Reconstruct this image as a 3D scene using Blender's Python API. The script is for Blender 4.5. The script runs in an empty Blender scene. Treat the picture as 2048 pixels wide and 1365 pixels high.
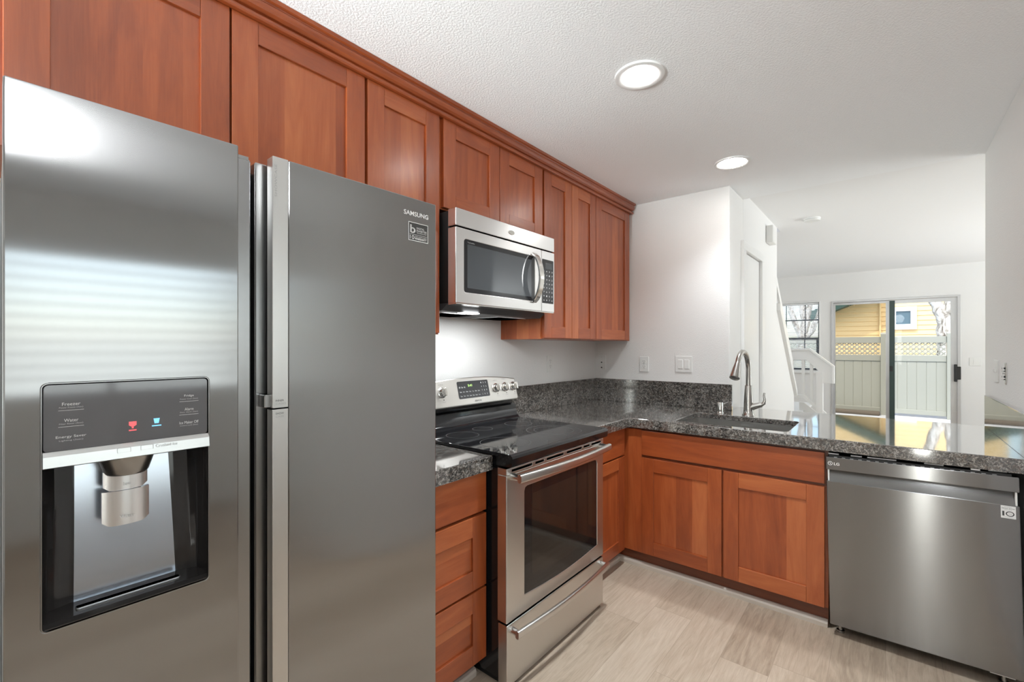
import bpy, bmesh, math, random
from math import radians, sin, cos, pi
from mathutils import Vector, Matrix
random.seed(7)
S = bpy.context.scene
COL = S.collection

# ------------------------------------------------------------------ camera
YAW = radians(39.54)
cam_d = bpy.data.cameras.new('camera')
cam_d.sensor_width = 36.0
cam_d.lens = 908.0 / 2048.0 * 36.0
cam_d.shift_y = 11.5 / 2048.0
cam_d.clip_start = 0.02
cam = bpy.data.objects.new('camera', cam_d)
COL.objects.link(cam)
cam.location = (0, 0, 1.345)
cam.rotation_euler = (radians(90), 0, YAW - radians(90))
S.camera = cam

# ------------------------------------------------------------------ sky, sun, window light, added fill lamps, exposure
W = bpy.data.worlds.new('sky')
S.world = W
W.use_nodes = True
wn = W.node_tree.nodes
wl = W.node_tree.links
sky = wn.new('ShaderNodeTexSky')
sky.sky_type = 'NISHITA'
sky.sun_disc = False
sky.sun_elevation = radians(50)
sky.sun_rotation = radians(250)
sky.altitude = 50
sky.air_density = 1.0
sky.dust_density = 2.0
wn['Background'].inputs['Strength'].default_value = 0.42
wl.new(sky.outputs[0], wn['Background'].inputs['Color'])

sun_d = bpy.data.lights.new('sun', 'SUN')
sun_d.energy = 2.8
sun_d.angle = radians(0.6)
sun_d.color = (1.0, 0.95, 0.87)
sun = bpy.data.objects.new('sun', sun_d)
COL.objects.link(sun)
sun.location = (-6, 3, 12)
sun.rotation_euler = Vector((0.62, -0.28, -1.0)).to_track_quat('-Z', 'Y').to_euler()


def area(name, loc, direction, sx, sy, power, color=(1, 1, 1), spread=180):
    d = bpy.data.lights.new(name, 'AREA')
    d.shape = 'RECTANGLE'
    d.size, d.size_y = sx, sy
    d.energy = power
    d.color = color
    d.spread = radians(spread)
    o = bpy.data.objects.new(name, d)
    COL.objects.link(o)
    o.location = loc
    o.rotation_euler = Vector(direction).to_track_quat('-Z', 'Y').to_euler()
    return o


area('nook_window_daylight', (0.55, -2.62, 1.5), (0, 1, 0), 1.7, 1.15, 9.5, (0.92, 0.965, 1.0), 140)
area('added_rear_fill', (-2.12, 1.40, 1.42), (1, -0.12, 0.38), 0.50, 1.15, 27, (0.93, 0.97, 1.0), 52)  # added fill aimed up through an unseen rear window to brighten the ceiling
area('rear_sidelight_daylight', (-2.06, -0.315, 1.08), (1, 0, 0), 0.17, 2.0, 9.0, (1.0, 0.97, 0.93), 120)
area('added_living_fill', (6.3, -4.62, 1.2), (0, 1, 0.85), 3.0, 1.9, 134, (0.95, 0.98, 1.0), 110)  # added fill behind an unseen side window, brightens the living room

S.view_settings.view_transform = 'Standard'
S.view_settings.look = 'None'
S.view_settings.exposure = 0.22
S.view_settings.gamma = 1.0
S.view_settings.use_curve_mapping = False
S.cycles.use_denoising = True
S.cycles.max_bounces = 10
S.cycles.diffuse_bounces = 6
S.cycles.glossy_bounces = 6
S.cycles.transmission_bounces = 6
S.cycles.transparent_max_bounces = 16
S.cycles.caustics_reflective = False
S.cycles.caustics_refractive = False
S.cycles.sample_clamp_indirect = 6.0


# ------------------------------------------------------------------ materials
class N:
    """small node-tree builder"""
    def __init__(s, name):
        s.m = bpy.data.materials.new(name)
        s.m.use_nodes = True
        s.t = s.m.node_tree
        s.b = s.t.nodes['Principled BSDF']

    def n(s, typ, **kw):
        x = s.t.nodes.new(typ)
        for k, v in kw.items():
            setattr(x, k, v)
        return x

    def l(s, a, b):
        s.t.links.new(a, b)

    def val(s, sock, v):
        if hasattr(v, 'links') or hasattr(v, 'is_linked'):
            s.l(v, sock)
        else:
            sock.default_value = v

    def math(s, op, a, b=0.0, c=None):
        x = s.n('ShaderNodeMath', operation=op)
        s.val(x.inputs[0], a)
        s.val(x.inputs[1], b)
        if c is not None:
            s.val(x.inputs[2], c)
        return x.outputs[0]

    def coord(s, kind='Object'):
        return s.n('ShaderNodeTexCoord').outputs[kind]

    def mapping(s, vec, scale=(1, 1, 1), loc=(0, 0, 0)):
        x = s.n('ShaderNodeMapping')
        s.l(vec, x.inputs['Vector'])
        x.inputs['Scale'].default_value = scale
        x.inputs['Location'].default_value = loc
        return x.outputs[0]

    def noise(s, vec, scale, detail=4.0, rough=0.5, dist=0.0):
        x = s.n('ShaderNodeTexNoise')
        s.l(vec, x.inputs['Vector'])
        x.inputs['Scale'].default_value = scale
        x.inputs['Detail'].default_value = detail
        x.inputs['Roughness'].default_value = rough
        x.inputs['Distortion'].default_value = dist
        return x.outputs['Fac']

    def ramp(s, fac, stops):
        x = s.n('ShaderNodeValToRGB')
        s.l(fac, x.inputs[0])
        e = x.color_ramp.elements
        while len(e) < len(stops):
            e.new(0.5)
        for el, (p, c) in zip(e, stops):
            el.position = p
            el.color = (c[0], c[1], c[2], 1)
        return x.outputs[0]

    def mix(s, fac, a, b, mode='MIX'):
        x = s.n('ShaderNodeMix', data_type='RGBA', blend_type=mode)
        s.val(x.inputs[0], fac)
        for sock, v in ((x.inputs[6], a), (x.inputs[7], b)):
            if isinstance(v, tuple):
                sock.default_value = (v[0], v[1], v[2], 1)
            else:
                s.l(v, sock)
        return x.outputs[2]

    def bump(s, h, strength, dist):
        x = s.n('ShaderNodeBump')
        s.l(h, x.inputs['Height'])
        x.inputs['Strength'].default_value = strength
        x.inputs['Distance'].default_value = dist
        s.l(x.outputs[0], s.b.inputs['Normal'])

    def set(s, **kw):
        for k, v in kw.items():
            sock = s.b.inputs[k.replace('_', ' ')]
            if isinstance(v, tuple) and len(v) == 3:
                v = (v[0], v[1], v[2], 1)
            s.val(sock, v)
        return s


def plain(name, col, rough=0.5, metal=0.0, **kw):
    return N(name).set(Base_Color=col, Roughness=rough, Metallic=metal, **kw).m


def paint(name, col, rough, scale, strength, dist):
    k = N(name)
    k.set(Base_Color=col, Roughness=rough)
    c = k.coord()
    h = k.noise(c, scale, 3.0, 0.55)
    h2 = k.ramp(h, [(0.35, (0, 0, 0)), (0.65, (1, 1, 1))])
    k.bump(h2, strength, dist)
    return k.m


def wood(name, dark, mid, light, rough=0.36):
    k = N(name)
    sep = k.n('ShaderNodeSeparateXYZ')
    k.l(k.coord('UV'), sep.inputs[0])
    u, v = sep.outputs[0], sep.outputs[1]
    band = k.math('FLOOR', k.math('DIVIDE', v, 0.09))
    piece = k.math('FLOOR', k.math('DIVIDE', u, 10.0))
    cv = k.n('ShaderNodeCombineXYZ')
    k.l(band, cv.inputs[0])
    k.l(piece, cv.inputs[1])
    wn_ = k.n('ShaderNodeTexWhiteNoise', noise_dimensions='2D')
    k.l(cv.outputs[0], wn_.inputs['Vector'])
    rnd = wn_.outputs['Value']
    cg = k.n('ShaderNodeCombineXYZ')
    k.l(k.math('MULTIPLY', u, 1.6), cg.inputs[0])
    k.l(k.math('MULTIPLY', v, 11.0), cg.inputs[1])
    k.l(k.math('MULTIPLY', rnd, 40.0), cg.inputs[2])
    g1 = k.noise(cg.outputs[0], 1.6, 5.0, 0.55, 1.2)
    cf = k.n('ShaderNodeCombineXYZ')
    k.l(k.math('MULTIPLY', u, 9.0), cf.inputs[0])
    k.l(k.math('MULTIPLY', v, 260.0), cf.inputs[1])
    k.l(k.math('MULTIPLY', rnd, 17.0), cf.inputs[2])
    g2 = k.noise(cf.outputs[0], 1.0, 3.0, 0.6)
    rr = k.math('POWER', rnd, 3.0)
    f = k.math('ADD', k.math('MULTIPLY', g1, 0.50), k.math('MULTIPLY', g2, 0.14))
    f = k.math('ADD', f, k.math('MULTIPLY', rr, 0.27))
    f = k.math('ADD', f, 0.10)
    colr = k.ramp(f, [(0.30, dark), (0.50, mid), (0.78, light)])
    k.l(colr, k.b.inputs['Base Color'])
    k.set(Roughness=rough, Coat_Weight=0.32, Coat_Roughness=0.25)
    k.bump(g2, 0.05, 0.001)
    return k.m


def steel(name, col, rough, aniso, vertical_streak):
    k = N(name)
    k.set(Base_Color=col, Metallic=1.0, Roughness=rough, Anisotropic=aniso)
    z = k.n('ShaderNodeCombineXYZ')
    z.inputs[2].default_value = 1.0
    if vertical_streak:          # brushed sideways: reflections stretch up and down
        k.l(z.outputs[0], k.b.inputs['Tangent'])
    else:                        # brushed upright: reflections stretch sideways
        x = k.n('ShaderNodeVectorMath', operation='CROSS_PRODUCT')
        k.l(z.outputs[0], x.inputs[0])
        k.l(k.n('ShaderNodeNewGeometry').outputs['Normal'], x.inputs[1])
        k.l(x.outputs[0], k.b.inputs['Tangent'])
    return k.m


def emit(name, col, strength):
    k = N(name)
    k.set(Base_Color=(0, 0, 0), Emission_Color=col, Emission_Strength=strength)
    return k.m


def glass(name, tint, refl=1.0):
    k = N(name)
    k.t.nodes.remove(k.b)
    out = [x for x in k.t.nodes if x.type == 'OUTPUT_MATERIAL'][0]
    tr = k.n('ShaderNodeBsdfTransparent')
    tr.inputs[0].default_value = (*tint, 1)
    gl = k.n('ShaderNodeBsdfGlossy')
    gl.inputs['Roughness'].default_value = 0.02
    fr = k.n('ShaderNodeFresnel')
    fr.inputs[0].default_value = 1.45
    mx = k.n('ShaderNodeMixShader')
    k.l(k.math('MULTIPLY', fr.outputs[0], 0.12 * refl), mx.inputs[0])
    k.l(tr.outputs[0], mx.inputs[1])
    k.l(gl.outputs[0], mx.inputs[2])
    k.l(mx.outputs[0], out.inputs[0])
    return k.m


def granite():
    k = N('granite')
    c = k.coord()
    d = k.n('ShaderNodeVectorMath', operation='ADD')
    k.l(c, d.inputs[0])
    nz = k.n('ShaderNodeTexNoise')
    k.l(c, nz.inputs['Vector'])
    nz.inputs['Scale'].default_value = 55
    sc_ = k.n('ShaderNodeVectorMath', operation='SCALE')
    k.l(nz.outputs['Color'], sc_.inputs[0])
    sc_.inputs['Scale'].default_value = 0.022
    k.l(sc_.outputs[0], d.inputs[1])
    v = k.n('ShaderNodeTexVoronoi')
    k.l(d.outputs[0], v.inputs['Vector'])
    v.inputs['Scale'].default_value = 125
    sp = k.n('ShaderNodeSeparateColor')
    k.l(v.outputs['Color'], sp.inputs[0])
    n2 = k.noise(d.outputs[0], 75, 7.0, 0.75, 1.2)
    n3 = k.noise(c, 14, 3.0, 0.6)
    v2 = k.n('ShaderNodeTexVoronoi')
    k.l(d.outputs[0], v2.inputs['Vector'])
    v2.inputs['Scale'].default_value = 340
    sp2 = k.n('ShaderNodeSeparateColor')
    k.l(v2.outputs['Color'], sp2.inputs[0])
    f = k.math('ADD', k.math('MULTIPLY', sp.outputs[0], 0.20), k.math('MULTIPLY', n2, 0.78))
    f = k.math('ADD', f, k.math('MULTIPLY', sp2.outputs[0], 0.22))
    f = k.math('ADD', f, k.math('MULTIPLY', n3, 0.22))
    col = k.ramp(f, [(0.47, (0.006, 0.006, 0.006)), (0.59, (0.026, 0.024, 0.022)),
                     (0.71, (0.095, 0.088, 0.080)), (0.86, (0.32, 0.30, 0.275))])
    brown = k.math('GREATER_THAN', sp.outputs[1], 0.86)
    col = k.mix(k.math('MULTIPLY', brown, 0.6), col, (0.085, 0.058, 0.042))
    k.l(col, k.b.inputs['Base Color'])
    k.set(Roughness=0.07, IOR=2.1, Coat_Weight=1.0, Coat_Roughness=0.04)
    return k.m


def floor_mat():
    k = N('oak_planks')
    sep = k.n('ShaderNodeSeparateXYZ')
    k.l(k.coord(), sep.inputs[0])
    x, y = sep.outputs[0], sep.outputs[1]
    yy = k.math('DIVIDE', k.math('SUBTRACT', y, 0.012), 0.1845)
    row = k.math('FLOOR', yy)
    fy = k.math('FRACT', yy)
    wr = k.n('ShaderNodeTexWhiteNoise', noise_dimensions='1D')
    k.l(k.math('ADD', row, 3.37), wr.inputs['W'])
    xx = k.math('ADD', k.math('DIVIDE', x, 1.22), k.math('MULTIPLY', wr.outputs['Value'], 7.0))
    colm = k.math('FLOOR', xx)
    fx = k.math('FRACT', xx)
    cv = k.n('ShaderNodeCombineXYZ')
    k.l(row, cv.inputs[0])
    k.l(colm, cv.inputs[1])
    wn2 = k.n('ShaderNodeTexWhiteNoise', noise_dimensions='2D')
    k.l(cv.outputs[0], wn2.inputs['Vector'])
    rnd = wn2.outputs['Value']
    g = k.n('ShaderNodeCombineXYZ')
    k.l(k.math('MULTIPLY', x, 1.5), g.inputs[0])
    k.l(k.math('MULTIPLY', y, 13.0), g.inputs[1])
    k.l(k.math('MULTIPLY', rnd, 50.0), g.inputs[2])
    g1 = k.noise(g.outputs[0], 2.2, 6.0, 0.6, 1.6)
    g2v = k.n('ShaderNodeCombineXYZ')
    k.l(k.math('MULTIPLY', x, 14.0), g2v.inputs[0])
    k.l(k.math('MULTIPLY', y, 230.0), g2v.inputs[1])
    k.l(k.math('MULTIPLY', rnd, 31.0), g2v.inputs[2])
    g2 = k.noise(g2v.outputs[0], 1.0, 3.0, 0.6)
    f = k.math('ADD', k.math('MULTIPLY', g1, 0.62), k.math('MULTIPLY', g2, 0.26))
    f = k.math('ADD', f, k.math('MULTIPLY', rnd, 0.20))
    f = k.math('SUBTRACT', f, 0.03)
    col = k.ramp(f, [(0.27, (0.31, 0.236, 0.170)), (0.50, (0.47, 0.376, 0.285)), (0.76, (0.61, 0.512, 0.408))])
    e1 = k.math('LESS_THAN', k.math('ABSOLUTE', k.math('SUBTRACT', fy, 0.5)), 0.4955)
    e2 = k.math('LESS_THAN', k.math('ABSOLUTE', k.math('SUBTRACT', fx, 0.5)), 0.4992)
    groove = k.math('MULTIPLY', e1, e2)
    col = k.mix(k.math('SUBTRACT', 1.0, groove), col, (0.35, 0.275, 0.205))
    k.l(col, k.b.inputs['Base Color'])
    k.set(Roughness=k.math('ADD', 0.36, k.math('MULTIPLY', g2, 0.18)))
    k.bump(k.math('ADD', g2, k.math('MULTIPLY', groove, 2.0)), 0.12, 0.001)
    return k.m


M = {}
M['wall'] = paint('wall_paint', (0.82, 0.815, 0.80), 0.55, 170, 0.35, 0.0018)
M['far'] = paint('far_wall_paint', (0.80, 0.795, 0.785), 0.6, 120, 0.12, 0.001)
M['ceil'] = paint('ceiling_texture', (0.92, 0.93, 0.94), 0.7, 130, 0.32, 0.0025)
M['ceil2'] = paint('living_ceiling_paint', (0.90, 0.90, 0.90), 0.7, 80, 0.15, 0.002)
M['trim'] = plain('white_trim', (0.82, 0.82, 0.81), 0.35)
M['floor'] = floor_mat()
M['wood'] = wood('cherry', (0.230, 0.045, 0.011), (0.355, 0.079, 0.020), (0.50, 0.145, 0.045))
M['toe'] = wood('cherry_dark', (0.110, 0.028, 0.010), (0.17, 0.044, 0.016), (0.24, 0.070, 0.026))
M['fridge'] = steel('fridge_steel', (0.33, 0.33, 0.33), 0.145, 1.0, False)
M['fridge2'] = steel('fridge_grip_steel', (0.36, 0.36, 0.36), 0.25, 0.5, False)
M['fbody'] = plain('fridge_side_grey', (0.055, 0.055, 0.057), 0.5)
M['strip'] = steel('satin_strip', (0.62, 0.615, 0.60), 0.33, 0.4, False)
M['steel'] = steel('brushed_steel', (0.84, 0.84, 0.84), 0.27, 0.6, True)
M['oven'] = steel('oven_steel', (0.66, 0.645, 0.62), 0.30, 0.6, True)
M['dw'] = steel('dark_steel', (0.262, 0.262, 0.262), 0.19, 1.0, True)
M['chrome'] = plain('polished_steel', (0.78, 0.77, 0.74), 0.12, 1.0)
M['nickel'] = plain('brushed_nickel', (0.50, 0.485, 0.46), 0.24, 1.0)
M['sink'] = steel('sink_steel', (0.60, 0.59, 0.57), 0.33, 0.5, False)
M['black'] = plain('black_gloss', (0.010, 0.010, 0.011), 0.08)
M['blackm'] = plain('black_matte', (0.012, 0.012, 0.012), 0.55)
M['glassblk'] = plain('ceramic_glass', (0.008, 0.008, 0.009), 0.04)
M['niche'] = plain('niche_black', (0.022, 0.020, 0.019), 0.10)
M['nicheback'] = plain('niche_back_grey', (0.46, 0.49, 0.54), 0.2, 0.85)
M['disp'] = plain('display_glass', (0.085, 0.085, 0.09), 0.07, 0.0, IOR=1.9)
M['mwglass'] = plain('microwave_glass', (0.055, 0.06, 0.065), 0.06, 0.0)
M['mwframe'] = plain('microwave_frame', (0.012, 0.012, 0.014), 0.12)
M['ovenin'] = plain('oven_window_screen', (0.020, 0.016, 0.013), 0.05)
M['granite'] = granite()
M['plastic'] = plain('white_plastic', (0.80, 0.80, 0.78), 0.35)
M['dark'] = plain('dark_slot', (0.02, 0.02, 0.02), 0.6)
M['greytext'] = plain('grey_print', (0.42, 0.42, 0.42), 0.5)
M['faint'] = plain('faint_print', (0.62, 0.62, 0.61), 0.5)
M['white'] = plain('white_print', (0.85, 0.85, 0.84), 0.45)
M['darktext'] = plain('dark_print', (0.05, 0.05, 0.05), 0.5)
M['sticker'] = plain('sticker_dark', (0.045, 0.045, 0.043), 0.45)
M['ring'] = plain('burner_ring_print', (0.10, 0.10, 0.10), 0.3)
M['lens'] = emit('lamp_lens', (1.0, 0.98, 0.95), 60.0)
M['worklens'] = emit('work_lens', (0.97, 0.99, 1.0), 9.0)
M['dome'] = emit('dome_glass', (0.97, 0.98, 1.0), 2.5)
M['lampcan'] = plain('lamp_can', (0.80, 0.80, 0.79), 0.3)
M['green'] = emit('clock_green', (0.55, 1.0, 0.25), 2.2)
M['red'] = emit('icon_red', (1.0, 0.12, 0.13), 1.3)
M['blue'] = emit('icon_blue', (0.22, 0.62, 1.0), 1.3)
M['glass'] = glass('clear_glass', (0.96, 0.98, 0.97))
M['glass_s'] = glass('screened_glass', (0.80, 0.79, 0.74))
M['alu'] = plain('window_aluminium', (0.60, 0.60, 0.60), 0.35, 0.6)
M['dkgreen'] = plain('dark_green_frame', (0.030, 0.055, 0.050), 0.4)
M['navy'] = plain('dark_window_frame', (0.035, 0.050, 0.065), 0.4)
M['blind'] = plain('blind_slat', (0.82, 0.82, 0.82), 0.4)
M['vinyl'] = plain('vinyl_fence', (0.39, 0.39, 0.335), 0.4)
M['siding'] = plain('yellow_siding', (0.84, 0.64, 0.34), 0.6)
M['eave'] = plain('green_eave', (0.035, 0.085, 0.075), 0.6)
M['extwin'] = plain('outside_window_pane', (0.10, 0.16, 0.20), 0.35)
M['trimwood'] = wood('taupe_moulding', (0.48, 0.42, 0.36), (0.58, 0.52, 0.455), (0.68, 0.61, 0.54))
M['thresh'] = plain('shadowline', (0.10, 0.08, 0.065), 0.6)


def bark():
    k = N('pale_bark')
    c = k.coord()
    a = k.noise(k.mapping(c, (14, 14, 5)), 1.0, 5.0, 0.65, 1.0)
    col = k.ramp(a, [(0.35, (0.10, 0.075, 0.055)), (0.47, (0.42, 0.38, 0.33)), (0.6, (0.72, 0.69, 0.64))])
    k.l(col, k.b.inputs['Base Color'])
    k.set(Roughness=0.8)
    k.bump(a, 0.5, 0.02)
    return k.m


def ground_mat():
    k = N('patio_concrete')
    c = k.coord()
    a = k.noise(c, 6.0, 5.0, 0.6)
    col = k.ramp(a, [(0.3, (0.58, 0.58, 0.59)), (0.7, (0.74, 0.74, 0.75))])
    k.l(col, k.b.inputs['Base Color'])
    k.set(Roughness=0.8)
    return k.m


M['bark'] = bark()
M['ground'] = ground_mat()
M['soil'] = plain('dark_soil', (0.16, 0.13, 0.10), 0.9)


# ------------------------------------------------------------------ mesh builder
class MB:
    def __init__(s):
        s.v, s.f, s.mi, s.uv, s.sm = [], [], [], [], []
        s.mats = []

    def add(s, bm, mat, grain=0, smooth=False):
        if mat not in s.mats:
            s.mats.append(mat)
        mi = s.mats.index(mat)
        bmesh.ops.recalc_face_normals(bm, faces=bm.faces[:])
        bm.verts.ensure_lookup_table()
        bm.verts.index_update()
        off = len(s.v)
        cs = [v.co.copy() for v in bm.verts]
        if not cs:
            return s
        mn = [min(c[i] for c in cs) for i in range(3)]
        ru = random.randint(0, 400) * 10.0 + random.random() * 4.0
        rv = random.randint(0, 60) * 0.09 + 0.004
        s.v.extend(tuple(c) for c in cs)
        oth = [i for i in range(3) if i != grain]
        for f in bm.faces:
            n = f.normal
            # the in-plane axis across the grain
            ax = oth[0] if abs(n[oth[1]]) >= abs(n[oth[0]]) else oth[1]
            s.f.append([off + v.index for v in f.verts])
            s.mi.append(mi)
            s.sm.append(smooth)
            s.uv.append([(ru + (v.co[grain] - mn[grain]), rv + (v.co[ax] - mn[ax])) for v in f.verts])
        bm.free()
        return s

    # ---- primitives
    def box(s, x0, x1, y0, y1, z0, z1, mat, bev=0.0, grain=0, seg=1, smooth=False):
        bm = bmesh.new()
        bmesh.ops.create_cube(bm, size=1.0)
        for v in bm.verts:
            v.co = Vector(((x0 + x1) / 2 + v.co.x * (x1 - x0), (y0 + y1) / 2 + v.co.y * (y1 - y0), (z0 + z1) / 2 + v.co.z * (z1 - z0)))
        if bev:
            bmesh.ops.bevel(bm, geom=bm.edges[:], offset=bev, segments=seg, affect='EDGES', profile=0.5)
        return s.add(bm, mat, grain, smooth)

    def prism(s, loop, c0, c1, mp, mat, holes=(), bev=0.0, grain=0, smooth=False):
        """polygon LOOP (with HOLES) swept from c0 to c1; mp(a,b,c)->xyz; bev chamfers the rim at c1"""
        bm = bmesh.new()
        caps = []
        rims = []
        for c in (c0, c1):
            es, lv = [], []
            for lp in [loop] + list(holes):
                vs = [bm.verts.new((a, b, c)) for a, b in lp]
                lv.append(vs)
                es += [bm.edges.new((vs[i], vs[(i + 1) % len(vs)])) for i in range(len(vs))]
            caps.append(lv)
            rims.append(es)
            if holes:
                bmesh.ops.triangle_fill(bm, edges=es, use_beauty=True, use_dissolve=False)
            else:
                bm.faces.new(lv[0])
        for la, lb in zip(*caps):
            for i in range(len(la)):
                j = (i + 1) % len(la)
                bm.faces.new((la[i], la[j], lb[j], lb[i]))
        bmesh.ops.recalc_face_normals(bm, faces=bm.faces[:])
        if bev:
            bmesh.ops.bevel(bm, geom=[e for e in rims[1] if e.is_valid], offset=bev, segments=2, affect='EDGES', profile=0.5)
        for v in bm.verts:
            v.co = Vector(mp(*v.co))
        return s.add(bm, mat, grain, smooth)

    def tube(s, pts, radii, mat, seg=14, cap=True, flat=1.0):
        pts = [Vector(p) for p in pts]
        if not isinstance(radii, (list, tuple)):
            radii = [radii] * len(pts)
        bm = bmesh.new()
        rings = []
        up = None
        for i, p in enumerate(pts):
            t = (pts[min(i + 1, len(pts) - 1)] - pts[max(i - 1, 0)]).normalized()
            if up is None:
                up = Vector((0, 0, 1)) if abs(t.z) < 0.9 else Vector((1, 0, 0))
            sd = t.cross(up).normalized()
            up = sd.cross(t).normalized()
            rings.append([bm.verts.new(p + (sd * cos(2 * pi * k / seg) + up * flat * sin(2 * pi * k / seg)) * radii[i]) for k in range(seg)])
        for a, b in zip(rings, rings[1:]):
            for k in range(seg):
                bm.faces.new((a[k], a[(k + 1) % seg], b[(k + 1) % seg], b[k]))
        if cap:
            bm.faces.new(rings[0])
            bm.faces.new(rings[-1])
        return s.add(bm, mat, 0, True)

    def lathe(s, prof, o, ax, mat, seg=32, cap=True):
        """profile [(r,h)] about axis AX through O"""
        o, ax = Vector(o), Vector(ax).normalized()
        e1 = ax.orthogonal().normalized()
        e2 = ax.cross(e1)
        bm = bmesh.new()
        rings = []
        for r, h in prof:
            if r < 1e-6:
                rings.append([bm.verts.new(o + ax * h)])
            else:
                rings.append([bm.verts.new(o + ax * h + (e1 * cos(2 * pi * k / seg) + e2 * sin(2 * pi * k / seg)) * r) for k in range(seg)])
        for a, b in zip(rings, rings[1:]):
            for k in range(seg):
                j = (k + 1) % seg
                if len(a) == 1 and len(b) == 1:
                    continue
                if len(a) == 1:
                    bm.faces.new((a[0], b[j], b[k]))
                elif len(b) == 1:
                    bm.faces.new((a[k], a[j], b[0]))
                else:
                    bm.faces.new((a[k], a[j], b[j], b[k]))
        if cap:
            for r in (rings[0], rings[-1]):
                if len(r) > 1:
                    bm.faces.new(r)
        return s.add(bm, mat, 0, True)

    def sweep(s, pts, section, mat, up=(0, 0, 1)):
        """closed SECTION (side, up) swept along pts"""
        pts = [Vector(p) for p in pts]
        up = Vector(up)
        bm = bmesh.new()
        rings = []
        for i, p in enumerate(pts):
            t = (pts[min(i + 1, len(pts) - 1)] - pts[max(i - 1, 0)]).normalized()
            sd = t.cross(up).normalized()
            rings.append([bm.verts.new(p + sd * a + up * b) for a, b in section])
        n = len(section)
        for a, b in zip(rings, rings[1:]):
            for k in range(n):
                bm.faces.new((a[k], a[(k + 1) % n], b[(k + 1) % n], b[k]))
        bm.faces.new(rings[0])
        bm.faces.new(rings[-1])
        return s.add(bm, mat, 0, True)

    def grid(s, fn, nu, nv, mat, thick=None):
        """surface fn(u,v)->xyz over 0..1; THICK = vector offset of a back copy"""
        bm = bmesh.new()
        A = [[bm.verts.new(fn(i / nu, j / nv)) for j in range(nv + 1)] for i in range(nu + 1)]
        for i in range(nu):
            for j in range(nv):
                bm.faces.new((A[i][j], A[i + 1][j], A[i + 1][j + 1], A[i][j + 1]))
        if thick is not None:
            tv = Vector(thick)
            B = [[bm.verts.new(Vector(fn(i / nu, j / nv)) + tv) for j in range(nv + 1)] for i in range(nu + 1)]
            for i in range(nu):
                for j in range(nv):
                    bm.faces.new((B[i][j], B[i][j + 1], B[i + 1][j + 1], B[i + 1][j]))
            for i in range(nu):
                bm.faces.new((A[i][0], B[i][0], B[i + 1][0], A[i + 1][0]))
                bm.faces.new((A[i][nv], A[i + 1][nv], B[i + 1][nv], B[i][nv]))
            for j in range(nv):
                bm.faces.new((A[0][j], A[0][j + 1], B[0][j + 1], B[0][j]))
                bm.faces.new((A[nu][j], B[nu][j], B[nu][j + 1], A[nu][j + 1]))
        return s.add(bm, mat, 0, True)

    def text(s, body, o, right, up, w, h, mat, ext=0.0004, align='L', bold=0.0):
        """lettering stretched to w x h with its lower left (or centre, 'C') at O"""
        cu = bpy.data.curves.new('t', 'FONT')
        cu.body = body
        cu.size = 1.0
        cu.offset = bold
        cu.resolution_u = 3
        ob = bpy.data.objects.new('t', cu)
        COL.objects.link(ob)
        dg = bpy.context.evaluated_depsgraph_get()
        me = bpy.data.meshes.new_from_object(ob.evaluated_get(dg))
        bm = bmesh.new()
        bm.from_mesh(me)
        bpy.data.objects.remove(ob)
        bpy.data.curves.remove(cu)
        bpy.data.meshes.remove(me)
        xs = [v.co.x for v in bm.verts]
        ys = [v.co.y for v in bm.verts]
        x0, x1, y0, y1 = min(xs), max(xs), min(ys), max(ys)
        right, up, o = Vector(right).normalized(), Vector(up).normalized(), Vector(o)
        nrm = right.cross(up)
        if align == 'C':
            o = o - right * w / 2 - up * h / 2
        for v in bm.verts:
            v.co = o + right * ((v.co.x - x0) / (x1 - x0) * w) + up * ((v.co.y - y0) / (y1 - y0) * h) + nrm * ext
        fs = list(bm.faces)
        # keep the outward facing direction
        off = len(s.v)
        if mat not in s.mats:
            s.mats.append(mat)
        mi = s.mats.index(mat)
        bm.verts.index_update()
        s.v.extend(tuple(v.co) for v in bm.verts)
        for f in fs:
            s.f.append([off + v.index for v in f.verts])
            s.mi.append(mi)
            s.sm.append(False)
            s.uv.append([(0, 0)] * len(f.verts))
        bm.free()
        return s


def root_of(o):
    while o.parent is not None:
        o = o.parent
    return o


def obj(name, mb, parent=None, kind=None, label=None, cat=None, group=None, origin=None):
    me = bpy.data.meshes.new(name)
    if parent is not None:
        og = root_of(parent).location.copy()
    elif origin is not None:
        og = Vector(origin)
    else:
        xs, ys, zs = zip(*mb.v)
        og = Vector(((min(xs) + max(xs)) / 2, (min(ys) + max(ys)) / 2, min(zs)))
    me.from_pydata([tuple(Vector(v) - og) for v in mb.v], [], mb.f)
    for m in mb.mats:
        me.materials.append(M[m])
    me.polygons.foreach_set('material_index', mb.mi)
    me.polygons.foreach_set('use_smooth', mb.sm)
    uvl = me.uv_layers.new(name='UVMap')
    flat = []
    for f in mb.uv:
        for a, b in f:
            flat += [a, b]
    uvl.data.foreach_set('uv', flat)
    if any(mb.sm):
        me.set_sharp_from_angle(angle=radians(40))
        me.polygons.foreach_set('use_smooth', mb.sm)   # flat faces stay flat
    me.update()
    o = bpy.data.objects.new(name, me)
    COL.objects.link(o)
    if parent is not None:
        o.parent = parent
    else:
        o.location = og
    tag(o, label, cat, group, kind)
    return o


def tag(o, label=None, cat=None, group=None, kind=None):
    if label:
        o['label'] = label
    if cat:
        o['category'] = cat
    if group:
        o['group'] = group
    if kind:
        o['kind'] = kind
    return o


def thing(name, loc, label, cat, group=None, rot=None):
    o = bpy.data.objects.new(name, None)
    o.empty_display_size = 0.05
    COL.objects.link(o)
    o.location = loc
    if rot:
        o.rotation_euler = rot
    return tag(o, label, cat, group, 'thing')


def struct(name, mb, label, parent=None, cat=None):
    return obj(name, mb, parent, None if parent else 'structure', label, cat)


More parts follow.
